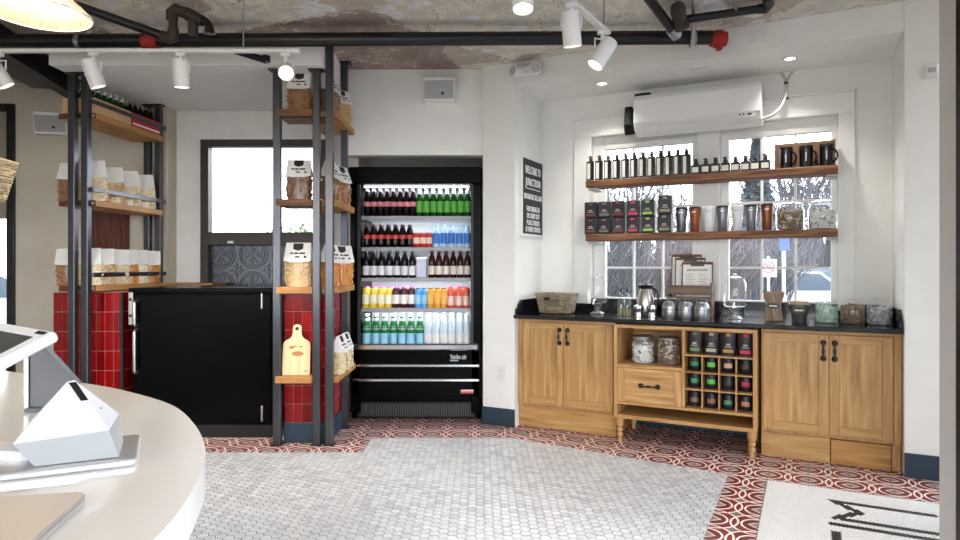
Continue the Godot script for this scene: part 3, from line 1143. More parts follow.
	part(ac, "louvre", lou, M.white_metal)
	part(ac, "display", sh().box(Vector3(0.36, 0.075, 0.234), Vector3(0.13, 0.03, 0.006)), M.white_metal)
	for x in [0.32, 0.345, 0.385]:
		part(ac, "indicator", sh().box(Vector3(x, 0.077, 0.238), Vector3(0.012 if x < 0.38 else 0.03, 0.012, 0.003)), M.black_plastic)
	var foam := PackedVector2Array([Vector2(0.0, 0.06), Vector2(0.16, 0.02), Vector2(0.2, 0.1), Vector2(0.16, 0.25), Vector2(0.0, 0.25)])
	s = sh()
	s.t = Transform3D(Basis(Vector3.UP, -PI / 2), Vector3(-0.51, 0, 0))
	s.prism(foam, -0.02, 0.045, 0.01)
	part(ac, "pipe_insulation", s, M.foam_black)
	part(ac, "insulation_end", sh().box(Vector3(-0.42, 0.335, 0.08), Vector3(0.13, 0.045, 0.1), 0.01), M.black_plastic)
	var cable := [Vector3(0.46, 0.05, 0.16)]
	cable.append_array(bend(Vector3(0.5, 0.055, 0.16), Vector3(0.62, 0.1, 0.14), Vector3(0.625, 0.26, 0.12), 7))
	cable.append_array(bend(Vector3(0.62, 0.30, 0.11), Vector3(0.615, 0.36, 0.1), Vector3(0.59, 0.385, 0.08), 4))
	var cb := part(ac, "cable", sh().tube(cable, 0.011, 8), M.grey_plastic)
	part(cb, "cable_branch", sh().tube(bend(Vector3(0.622, 0.29, 0.11), Vector3(0.635, 0.36, 0.1), Vector3(0.665, 0.385, 0.08), 5), 0.008, 6), M.grey_plastic)
	for q in [[0.535, 0.075], [0.625, 0.19], [0.622, 0.3]]:
		part(cb, "tie", sh().lathe([Vector2(0.013, -0.008), Vector2(0.015, -0.008), Vector2(0.015, 0.008), Vector2(0.013, 0.008)], 10, Vector3(q[0], q[1], 0.14 if q[1] < 0.1 else 0.12)), M.black_plastic)
	# steel beam and duct under the ceiling at the far left
	var bm := thing("steel_beam", "dark steel ceiling beam above the beige wall", "beam", P(-3.43, 2.94, 5.0), 0.2)
	part(bm, "flange", sh().box(Vector3(0, -0.17, 0), Vector3(0.11, 0.02, 1.4)), M.dark_steel)
	part(bm, "web", sh().box(Vector3(0, -0.09, 0), Vector3(0.02, 0.17, 1.4)), M.dark_steel)
	part(bm, "flange", sh().box(Vector3(0, -0.006, 0), Vector3(0.11, 0.012, 1.4)), M.dark_steel)
	solo("ceiling_duct", "grey flat duct beside the dark steel beam", "duct", sh().box(Vector3(0, -0.035, 0), Vector3(0.16, 0.07, 1.25), 0.01), mat("duct_grey", c8(92, 92, 90), 0.6), P(-3.75, 2.935, 5.04), 0.2)


func ppx(x: float, y: float, d: float) -> Vector3:
	return P((x - 480) * d / 640.0, 1.3 + (266 - y) * d / 640.0, d)


func pipes() -> void:
	var o := thing("sprinkler_pipe", "thick black sprinkler pipe running right across below the ceiling", "pipe")
	part(o, "pipe", sh().tube([P(-6.1, 2.795, 4.3), P(1.56, 2.835, 4.3)], 0.046, 16), M.black_metal)
	for x in [-2.21, 1.6]:
		var s := sh()
		s.tube([P(x - 0.05, 2.816 + x * 0.005, 4.3), P(x - 0.022, 2.816 + x * 0.005, 4.3), P(x - 0.0219, 2.816 + x * 0.005, 4.3), P(x + 0.022, 2.816 + x * 0.005, 4.3), P(x + 0.0221, 2.816 + x * 0.005, 4.3), P(x + 0.05, 2.816 + x * 0.005, 4.3)], [0.05, 0.05, 0.06, 0.06, 0.05, 0.05], 16)
		s.box(P(x, 2.75 + x * 0.005, 4.28), Vector3(0.035, 0.03, 0.05), 0.006)
		part(o, "coupling", s, M.red_paint, Vector3.ZERO, "red coupling")
	for x in [-2.69, 1.43]:
		var h := sh()
		h.tube([P(x, 2.94, 4.3), P(x, 2.876, 4.3)], 0.006, 6)
		h.lathe([Vector2(0.05, -0.014), Vector2(0.054, -0.014), Vector2(0.054, 0.014), Vector2(0.05, 0.014)], 18)
		var ringpart := sh()
		ringpart.t = Transform3D(Basis(Vector3.FORWARD, PI / 2), P(x, 2.816 + x * 0.005, 4.3))
		ringpart.lathe([Vector2(0.047, -0.014), Vector2(0.053, -0.014), Vector2(0.053, 0.014), Vector2(0.047, 0.014)], 18)
		ringpart.t = Transform3D()
		ringpart.tube([P(x, 2.94, 4.3), P(x, 2.866, 4.3)], 0.006, 6)
		part(o, "hanger", ringpart, M.galvanised)
	# branch with elbows to the left
	var b := thing("branch_pipe", "black branch pipe with brown elbows slanting above the shelf tower", "pipe", Vector3.ZERO, 0.0, "branch pipes")
	part(b, "pipe", sh().tube([ppx(72, 4, 3.82), ppx(166, 37, 3.95)], 0.028, 12), M.black_metal)
	part(b, "elbow", sh().tube([ppx(162, 36, 3.95), ppx(168, 38, 3.95), ppx(173, 37, 3.95), ppx(173, 30, 3.95)], [0.036, 0.038, 0.038, 0.034], 12), M.rust)
	part(b, "riser", sh().tube([ppx(173, 32, 3.95), ppx(173, 12, 3.95)], 0.025, 12), M.rust)
	part(b, "elbow", sh().tube([ppx(172, 20, 3.95), ppx(172, 13, 3.95), ppx(176, 9.5, 3.95), ppx(184, 13, 3.95)], [0.034, 0.038, 0.038, 0.034], 12), M.rust)
	part(b, "elbow", sh().tube([ppx(184, 12, 3.95), ppx(191, 16, 3.95), ppx(197, 19, 3.95), ppx(203, 21, 3.95)], [0.034, 0.042, 0.04, 0.032], 12), M.rust)
	part(b, "drop", sh().tube([ppx(193, 18, 3.95), ppx(193, 35, 3.95)], 0.03, 12), M.rust)
	part(b, "nipple", sh().tube(bend(ppx(200, 20, 3.95), ppx(210, 20, 3.95), ppx(210, 34, 3.95)), 0.026, 12), M.black_metal)
	for q in [[173, 28, 4.01], [193, 26, 4.01], [209.5, 32, 4.01]]:
		part(b, "thread", sh().lathe([Vector2(0.03, -0.008), Vector2(0.036, -0.008), Vector2(0.036, 0.008), Vector2(0.03, 0.008)], 14, ppx(q[0], q[1], q[2])), M.brushed)
	part(b, "pipe", sh().tube([ppx(236, 51, 4.45), ppx(262, 59, 4.45), ppx(266, 59.5, 4.45)], [0.024, 0.024, 0.03], 12), M.black_metal)
	part(b, "sprig", sh().tube([ppx(266, 56, 4.45), ppx(266, 62, 4.45)], 0.03, 10), M.black_metal)
	# branch to the right
	var r := thing("branch_pipe", "black branch pipe with brown elbow near the red capped pipe end", "pipe", Vector3.ZERO, 0.0, "branch pipes")
	part(r, "pipe", sh().tube([ppx(644, -8, 3.75), ppx(673, 31, 4.12)], 0.03, 12), M.black_metal)
	part(r, "collar", sh().tube([ppx(671, 29, 4.1), ppx(677, 36, 4.14)], 0.037, 12), M.galvanised)
	part(r, "elbow", sh().tube([ppx(677, 30, 4.1), ppx(679, 18, 4.04), ppx(678, 9, 3.9), ppx(676, 6, 3.88)], [0.034, 0.044, 0.046, 0.036], 12), M.rust)
	part(r, "tee", sh().tube([ppx(680, 14, 4.04), ppx(683, 24, 4.06), ppx(684, 29, 4.06)], [0.03, 0.042, 0.036], 12), M.rust)
	part(r, "pipe", sh().tube([ppx(682, 20, 4.08), ppx(762, 8.5, 3.94)], 0.026, 12), M.black_metal)
	part(r, "elbow", sh().tube([ppx(758, 9, 3.95), ppx(765, 8.5, 3.93), ppx(768.5, 4, 3.9), ppx(767.5, -3, 3.82)], [0.03, 0.034, 0.034, 0.03], 12), M.black_metal)
	part(r, "hanger", sh().tube([ppx(736, 12, 3.98), ppx(735, -2, 3.9)], [0.012, 0.006], 6), M.galvanised)
	part(r, "hanger", sh().tube([ppx(693, 46, 4.23), ppx(694, 18, 4.12), ppx(692, 0, 3.9)], [0.02, 0.014, 0.006], 6), M.galvanised)


var kinds := {}

# a drink: body, label and cap made once for each kind; heights in metres
func drink_kind(kind: String) -> Array:
	if kinds.has(kind):
		return kinds[kind]
	var V := func(a): 
		var p := []
		for q in a:
			p.append(Vector2(q[0], q[1]))
		return p
	var longneck: Array = V.call([[0, 0], [0.024, 0], [0.027, 0.004], [0.027, 0.125], [0.024, 0.145], [0.0125, 0.175], [0.0115, 0.205], [0.0, 0.205]])
	var short: Array = V.call([[0, 0], [0.025, 0], [0.028, 0.005], [0.029, 0.03], [0.027, 0.06], [0.029, 0.1], [0.024, 0.135], [0.0125, 0.165], [0.012, 0.182], [0.0, 0.182]])
	var pet: Array = V.call([[0, 0], [0.024, 0], [0.028, 0.006], [0.0275, 0.05], [0.0255, 0.065], [0.028, 0.08], [0.028, 0.12], [0.02, 0.15], [0.012, 0.165], [0.012, 0.175], [0, 0.175]])
	var can: Array = V.call([[0, 0], [0.022, 0], [0.0275, 0.01], [0.0275, 0.105], [0.023, 0.118], [0.0, 0.118]])
	var juice: Array = V.call([[0, 0], [0.026, 0], [0.03, 0.005], [0.03, 0.125], [0.026, 0.142], [0.016, 0.152], [0.016, 0.158], [0, 0.158]])
	var carton: Array = V.call([[0, 0], [0.024, 0], [0.025, 0.004], [0.025, 0.132], [0.018, 0.145], [0, 0.145]])
	var tall: Array = V.call([[0, 0], [0.029, 0], [0.034, 0.006], [0.034, 0.115], [0.031, 0.14], [0.019, 0.195], [0.0145, 0.225], [0.0145, 0.245], [0, 0.245]])
	var spec: Dictionary = {
		"cherry": [longneck, c8(20, 10, 12), 0.12, [0.075, 0.11], c8(224, 138, 146), c8(120, 112, 112)],
		"green": [longneck, c8(24, 70, 28), 0.1, [0.03, 0.115], c8(88, 170, 62), c8(150, 160, 150)],
		"cola": [short, c8(22, 11, 10), 0.12, [0.07, 0.1], c8(206, 60, 60), c8(52, 34, 34)],
		"redcan": [can, c8(190, 44, 40), 0.3, [0.03, 0.08], c8(236, 206, 190), c8(196, 196, 198)],
		"water": [pet, c8(176, 206, 236), 0.1, [0.03, 0.115], c8(58, 120, 204), c8(120, 190, 226)],
		"stout": [longneck, c8(16, 14, 18), 0.12, [0.02, 0.09], c8(226, 226, 228), c8(30, 30, 34)],
		"kombucha": [longneck, c8(46, 18, 14), 0.12, [0.025, 0.09], c8(222, 212, 200), c8(28, 20, 20)],
		"yellow": [juice, c8(238, 206, 66), 0.3, [0.03, 0.1], c8(246, 240, 210), c8(222, 104, 190)],
		"beet": [juice, c8(66, 14, 26), 0.3, [0.03, 0.1], c8(240, 234, 232), c8(222, 104, 190)],
		"bluebox": [carton, c8(88, 166, 222), 0.5, [0.03, 0.1], c8(150, 206, 240), c8(70, 74, 84)],
		"orange": [carton, c8(232, 164, 54), 0.5, [0.03, 0.11], c8(240, 190, 96), c8(60, 66, 58)],
		"berry": [juice, c8(214, 92, 62), 0.3, [0.02, 0.09], c8(236, 200, 190), c8(232, 90, 150)],
		"sparkling": [tall, c8(34, 116, 66), 0.08, [0.005, 0.088], c8(146, 200, 224), c8(224, 232, 230)],
		"clear": [tall, c8(206, 222, 230), 0.08, [0.01, 0.08], c8(226, 224, 222), c8(232, 236, 240)],
	}
	var q: Array = spec[kind]
	var prof: Array = q[0]
	var rmax := 0.0
	for p in prof:
		rmax = maxf(rmax, p.x)
	var lp := []
	for y in [q[3][0], q[3][1]]:
		lp.append(Vector2(rmax + 0.0008, y))
	var top: Vector2 = prof[prof.size() - 2]
	var tw := maxf(top.x, 0.008) + 0.0015
	var cap := sh().lathe([Vector2(0, top.y - 0.016), Vector2(tw, top.y - 0.016), Vector2(tw, top.y + 0.004), Vector2(0, top.y + 0.005)], 12)
	var glassy := mat("drink_" + kind, q[1], q[2])
	if kind in ["cherry", "green", "cola", "stout", "kombucha", "sparkling", "clear", "water"]:
		glassy.metallic_specular = 0.3
	kinds[kind] = [sh().lathe(prof, 14).mesh(), glassy, sh().lathe(lp, 14).mesh(), mat("label_" + kind, q[4], 0.5), cap.mesh(), mat("cap_" + kind, q[5], 0.4)]
	if kind in ["sparkling", "clear", "green"]:
		var neck := sh().lathe([Vector2(0.0205, 0.186) if kind != "green" else Vector2(0.0135, 0.17), Vector2(0.0165, 0.215) if kind != "green" else Vector2(0.013, 0.19)], 12)
		kinds[kind].append_array([neck.mesh(), mat("neck_" + kind, c8(232, 236, 236), 0.5)])
	if kind in ["sparkling"]:
		kinds[kind].append_array([sh().lathe([Vector2(0.0338, 0.118), Vector2(0.0288, 0.15)], 12).mesh(), kinds[kind][7]])
	return kinds[kind]


func drink(kind: String, label: String, group: String, at: Vector3) -> Node3D:
	var k := drink_kind(kind)
	var o := thing({"redcan": "drink_can", "bluebox": "drink_carton", "orange": "drink_carton"}.get(kind, "drink_bottle"), label, {"redcan": "can", "bluebox": "carton", "orange": "carton"}.get(kind, "bottle"), at, 0.0, group)
	part(o, "body", k[0], k[1])
	part(o, "label_band", k[2], k[3])
	part(o, "cap" if kind != "redcan" else "lid", k[4], k[5])
	for j in range(6, k.size(), 2):
		part(o, "neck_label", k[j], k[j + 1])
	return o


func fridge() -> void:
	var D := 5.4
	var cx := -0.543
	var o := thing("drinks_fridge", "black open front drinks fridge filled with bottles against the back wall", "fridge", P(cx, 0, D))
	var bk: StandardMaterial3D = M.black_paint
	for s in [-1, 1]:
		part(o, "side_panel", sh().span(Vector3(s * 0.553, 0.06, -0.8), Vector3(s * 0.468, 2.06, 0.0), 0.006), bk)
		part(o, "edge_trim", sh().span(Vector3(s * 0.49, 0.62, -0.004), Vector3(s * 0.466, 2.0, 0.012), 0.003), M.dark_steel)
	part(o, "top", sh().span(Vector3(-0.553, 2.0, -0.8), Vector3(0.553, 2.06, -0.02), 0.004), bk)
	part(o, "canopy", sh().span(Vector3(-0.56, 1.985, -0.4), Vector3(0.56, 2.127, 0.07), 0.012), bk)
	part(o, "liner", sh().span(Vector3(-0.468, 0.6, -0.62), Vector3(0.468, 2.0, -0.6)), mat("liner_white", c8(236, 238, 240), 0.5))
	part(o, "deck", sh().span(Vector3(-0.468, 0.6, -0.6), Vector3(0.468, 0.638, 0.0)), M.liner_white)
	var ys := [1.727, 1.462, 1.202, 0.945, 0.642]
	for k in 4:
		var sf := part(o, "shelf", sh().span(Vector3(-0.466, ys[k] - 0.016, -0.6), Vector3(0.466, ys[k] - 0.002, -0.05)), M.liner_white)
		part(sf, "price_rail", sh().span(Vector3(-0.466, ys[k] - 0.034, -0.055), Vector3(0.466, ys[k] - 0.002, -0.045), 0.002), M.rail_grey)
	part(o, "sill", sh().span(Vector3(-0.53, 0.588, -0.05), Vector3(0.53, 0.645, 0.02), 0.012), M.chrome)
	part(o, "front_panel", sh().span(Vector3(-0.54, 0.2, -0.7), Vector3(0.54, 0.588, 0.0), 0.006), bk)
	for y in [0.46, 0.338]:
		part(o, "chrome_strip", sh().span(Vector3(-0.535, y - 0.012, 0), Vector3(0.535, y + 0.012, 0.014), 0.004), M.chrome)
	part(o, "base", sh().span(Vector3(-0.553, 0.0, -0.78), Vector3(0.553, 0.2, -0.06), 0.004), bk)
	var gr := part(o, "grille", sh().span(Vector3(-0.5, 0.012, -0.06), Vector3(0.5, 0.14, -0.045), 0.003), M.black_plastic)
	for k in 46:
		part(gr, "grille_bar", slat_mesh(), M.grille_grey, Vector3(-0.46 + k * 0.0205, 0.075, -0.041))
	letters(o, "logo", "Turbo air", Vector3(0.36, 0.532, 0.001), 0.04, 0.14, M.white_metal, true)
	part(o, "logo_underline", sh().span(Vector3(0.29, 0.497, 0), Vector3(0.36, 0.507, 0.002)), M.grey_plastic)
	var st := part(o, "sticker", sh().span(Vector3(0.38, 0.225, 0), Vector3(0.49, 0.258, 0.0015)), mat("sticker_red", c8(208, 84, 92), 0.5))
	part(st, "sticker_print", sh().span(Vector3(0.385, 0.243, 0.001), Vector3(0.485, 0.255, 0.002)), M.white_metal)
	# light strips under the canopy and at both sides
	var led := glow("fridge_led", c8(244, 248, 255), 1.0)
	part(o, "light_strip", sh().span(Vector3(-0.45, 1.972, -0.1), Vector3(0.45, 1.985, -0.07)), led)
	var spots := [[Vector3(cx, 1.965, -D - 0.085), Vector3(-70, 0, 0), Vector2(0.9, 0.03), 0.26]]
	for k in 4:
		spots.append([Vector3(cx, ys[k] - 0.03, -D - 0.09), Vector3(-62, 0, 0), Vector2(0.88, 0.02), 0.19])
		part(o, "light_strip", sh().span(Vector3(-0.44, ys[k] - 0.026, -0.1), Vector3(0.44, ys[k] - 0.017, -0.08)), led)
	for q in spots:
		var a := AreaLight3D.new()
		a.name = "fridge_light"
		a.position = q[0]
		a.rotation_degrees = q[1]
		a.area_size = q[2]
		a.light_energy = q[3]
		a.light_color = c8(240, 246, 255)
		a.shadow_enabled = true
		a.set("area_range", 12.0)
		add_child(a, true)
	# the drinks: kind, first and last pixel column, count, name for labels
	var rows := [
		[["cherry", 364, 416, 8, "pink banded dark bottle"], ["green", 416, 471, 8, "green bottle"]],
		[["cola", 363, 413, 7, "dark cola bottle"], ["redcan", 413, 432, 3, "red can"], ["water", 432, 471, 5, "blue labelled water bottle"]],
		[["stout", 362, 416, 7, "white labelled black bottle"], ["kombucha", 428, 471, 6, "pale labelled dark red bottle"]],
		[["yellow", 362, 392, 4, "yellow juice bottle"], ["beet", 392, 415, 3, "dark red juice bottle"], ["bluebox", 415, 427, 2, "blue drink carton"], ["orange", 427, 447, 3, "orange drink carton"], ["berry", 447, 470, 3, "orange red juice bottle"]],
		[["sparkling", 362, 424, 7, "green sparkling water bottle"], ["clear", 424, 471, 6, "clear water bottle"]],
	]
	for r in rows.size():
		for q in rows[r]:
			for k in q[3]:
				for deep in 2:
					var d := 5.49 + 0.075 * deep
					var px: float = lerpf(q[1], q[2], (k + 0.5) / q[3])
					var x := (px - 480) * 5.49 / 640.0
					var where: String = ["top fridge shelf", "second fridge shelf", "middle fridge shelf", "fourth fridge shelf", "fridge floor"][r]
					var lab := "%s %s from left, %s row, %s" % [ORD[k], q[4], ["front", "back"][deep], where]
					var bt := drink(q[0], lab, "%ss on the %s" % [q[4], where], P(x, ys[r] - 0.002 if r < 4 else 0.638, d))
					bt.scale = Vector3(1.04, 1.12 if r != 1 else 1.05, 1.04) if r < 4 else Vector3.ONE
	# white plastic bin in the gap of the middle shelf
	var bin_ := thing("shelf_bin", "white plastic bin in the gap on the middle fridge shelf", "bin", P((421.5 - 480) * 5.5 / 640.0, 1.2, 5.5))
	part(bin_, "body", sh().span(Vector3(-0.043, 0, -0.1), Vector3(0.043, 0.16, 0.02), 0.006), mat("bin_lilac", c8(200, 204, 224), 0.5))
	part(bin_, "rim", sh().span(Vector3(-0.047, 0.155, -0.104), Vector3(0.047, 0.172, 0.024), 0.004), M.white_plastic)


var _slat: ArrayMesh
func slat_mesh() -> ArrayMesh:
	if _slat == null:
		_slat = sh().box(Vector3.ZERO, Vector3(0.008, 0.095, 0.008), 0.002).mesh()
	return _slat


# rings of rounded rectangles stacked into a soft body: [height, half width, half depth]
func loft(rings: Array, n := 20, power := 0.5) -> Shape:
	var s := sh()
	var ids := []
	for r in rings.size():
		var ring := []
		for k in n:
			var a := TAU * k / n
			var x: float = signf(cos(a)) * pow(absf(cos(a)), power) * rings[r][1]
			var z: float = signf(sin(a)) * pow(absf(sin(a)), power) * rings[r][2]
			ring.append(s.vert(Vector3(x, rings[r][0], z), Vector3(x / maxf(rings[r][1], 0.001) / maxf(rings[r][1], 0.01), 0, z / maxf(rings[r][2], 0.001) / maxf(rings[r][2], 0.01)), Vector2(float(k) / n, rings[r][0])))
		ids.append(ring)
	for r in rings.size() - 1:
		for k in n:
			var k2 := (k + 1) % n
			var hint := s.n[ids[r][k]] + s.n[ids[r][k2]]
			s.tri(ids[r][k], ids[r][k2], ids[r + 1][k2], hint)
			s.tri(ids[r][k], ids[r + 1][k2], ids[r + 1][k], hint)
	for e in [0, rings.size() - 1]:
		var pts := []
		for k in ids[e]:
			pts.append(s.v[k])
		s.face(pts, Vector3(0, -1 if e == 0 else 1, 0))
	return s


var bag_mesh := {}

func bag(kind: String, label: String, group: String, at: Vector3, turn: float, big := 1.0, plain := false) -> Node3D:
	var o := thing("pasta_bag", label, "bag", at, turn, group)
	var w := 0.088
	var d := 0.048
	var h := 0.3
	if not bag_mesh.has(kind):
		var cols: Array = {"penne": [c8(206, 170, 112), c8(226, 196, 142)], "rigatoni": [c8(150, 104, 60), c8(186, 138, 86)], "shells": [c8(222, 200, 156), c8(240, 224, 190)], "curls": [c8(214, 138, 44), c8(238, 176, 76)], "nests": [c8(120, 84, 60), c8(168, 124, 92)]}[kind]
		var core := loft([[0.0, w * 0.86, d * 0.86], [0.012, w * 0.93, d * 0.93], [0.1, w * 0.95, d * 0.98], [0.16, w * 0.92, d * 0.9], [0.2, w * 0.86, d * 0.6], [0.215, w * 0.7, d * 0.3]])
		var film := loft([[0.0, w * 0.96, d * 0.98], [0.012, w * 1.02, d * 1.05], [0.1, w * 1.03, d * 1.1], [0.17, w * 1.0, d * 0.95], [0.23, w * 0.97, d * 0.4], [0.27, w * 0.95, d * 0.08]])
		var r := RandomNumberGenerator.new()
		r.seed = hash(kind)
		var ps := sh()
		for k in 130:
			var a := r.randf() * TAU
			var y := 0.012 + 0.152 * r.randf()
			var f := 0.97 if y < 0.14 else 0.97 - (y - 0.14) * 5
			var p := Vector3(signf(cos(a)) * pow(absf(cos(a)), 0.5) * w * 0.93, y, signf(sin(a)) * pow(absf(sin(a)), 0.5) * d * f)
			var dir := Vector3(r.randfn(), r.randfn(), r.randfn() * 0.5).normalized() * (0.013 + 0.007 * r.randf())
			var bow := Vector3(p.x, 0, p.z).normalized() * 0.005
			var lc: Color = (cols[0] as Color).lerp(cols[1], r.randf()).srgb_to_linear()
			ps.col = lc
			ps.tube([p - dir, p + bow, p + dir], 0.0055 if kind != "shells" else 0.007, 5)
		var hd := sh()
		hd.face([Vector3(-w * 1.04, 0.175, d * 1.02), Vector3(-w * 0.5, 0.166, d * 1.1), Vector3(w * 0.5, 0.166, d * 1.1), Vector3(w * 1.04, 0.175, d * 1.02), Vector3(w * 0.96, h, 0.003), Vector3(-w * 0.96, h, 0.003)], Vector3(0, 0.2, 1))
		hd.face([Vector3(-w * 1.04, 0.175, -d * 1.02), Vector3(w * 1.04, 0.175, -d * 1.02), Vector3(w * 0.96, h, -0.003), Vector3(-w * 0.96, h, -0.003)], Vector3(0, 0.2, -1))
		hd.face([Vector3(-w * 0.96, h, 0.003), Vector3(w * 0.96, h, 0.003), Vector3(w * 0.96, h, -0.003), Vector3(-w * 0.96, h, -0.003)], Vector3.UP)
		for s in [-1, 1]:
			hd.face([Vector3(s * w * 1.04, 0.175, d * 1.02), Vector3(s * w * 1.04, 0.175, -d * 1.02), Vector3(s * w * 0.96, h, -0.003), Vector3(s * w * 0.96, h, 0.003)], Vector3(s, 0, 0))
		var em := sh()
		em.t = Transform3D(Basis(Vector3.RIGHT, -0.37), Vector3(0, 0.268, 0.0165))
		em.prism(PackedVector2Array([Vector2(-0.034, 0.028), Vector2(0.034, 0.028), Vector2(0.034, -0.012), Vector2(0.0, -0.026), Vector2(-0.034, -0.012)]), 0.0, 0.0015)
		var tx := sh()
		tx.t = Transform3D(Basis(Vector3.RIGHT, -0.37), Vector3(0, 0.222, 0.0345))
		for q in [[-0.05, -0.03], [-0.024, 0.004], [0.01, 0.05]]:
			tx.span(Vector3(q[0], 0.0, 0), Vector3(q[1], 0.011, 0.0015))
		tx.span(Vector3(-0.014, -0.026, 0), Vector3(0.014, -0.016, 0.0015))
		tx.span(Vector3(0.045, -0.028, 0), Vector3(0.06, -0.014, 0.0015))
		bag_mesh[kind] = [core.mesh(), mat("pasta_" + kind, cols[0], 0.7), ps.mesh(), film.mesh(), hd.mesh(), em.mesh(), tx.mesh()]
	var b: Array = bag_mesh[kind]
	part(o, "pasta_core", b[0], b[1])
	stuff(part(o, "pasta", b[2], M.tinted))
	part(o, "film", b[3], glass("film", c8(250, 250, 250), 0.04, 0.12))
	var hd2 := part(o, "paper_header", b[4], M.paper)
	if not plain:
		part(hd2, "emblem", b[5], M.ink)
		part(hd2, "print", b[6], M.ink)
	o.scale = Vector3.ONE * big
	if plain:
		o.rotation.z = 0.06 * sin(at.z * 57.0 + at.y)
		o.rotation.y += 0.16 * sin(at.z * 91.0 + at.x * 40.0)
	return o


func red_tiles(parent: Node, origin: Vector3, along: Vector3, out: Vector3, cols: int, rows: int, w: float, h: float) -> void:
	# stacked glazed tiles on a face; origin is the lower corner
	var b := Basis(along, Vector3.UP, out)
	var me := []
	for k in 3:
		me.append(sh().box(Vector3.ZERO, Vector3(w - 0.003, h - 0.003, 0.008), 0.0015).mesh())
	for i in cols:
		for j in rows:
			var o := part(parent, "tile", me[0], M["red_tile_%d" % ((i * 5 + j * 3 + i * j) % 3)], origin + along * (w * (i + 0.5)) + Vector3(0, h * (j + 0.5), 0))
			o.basis = b


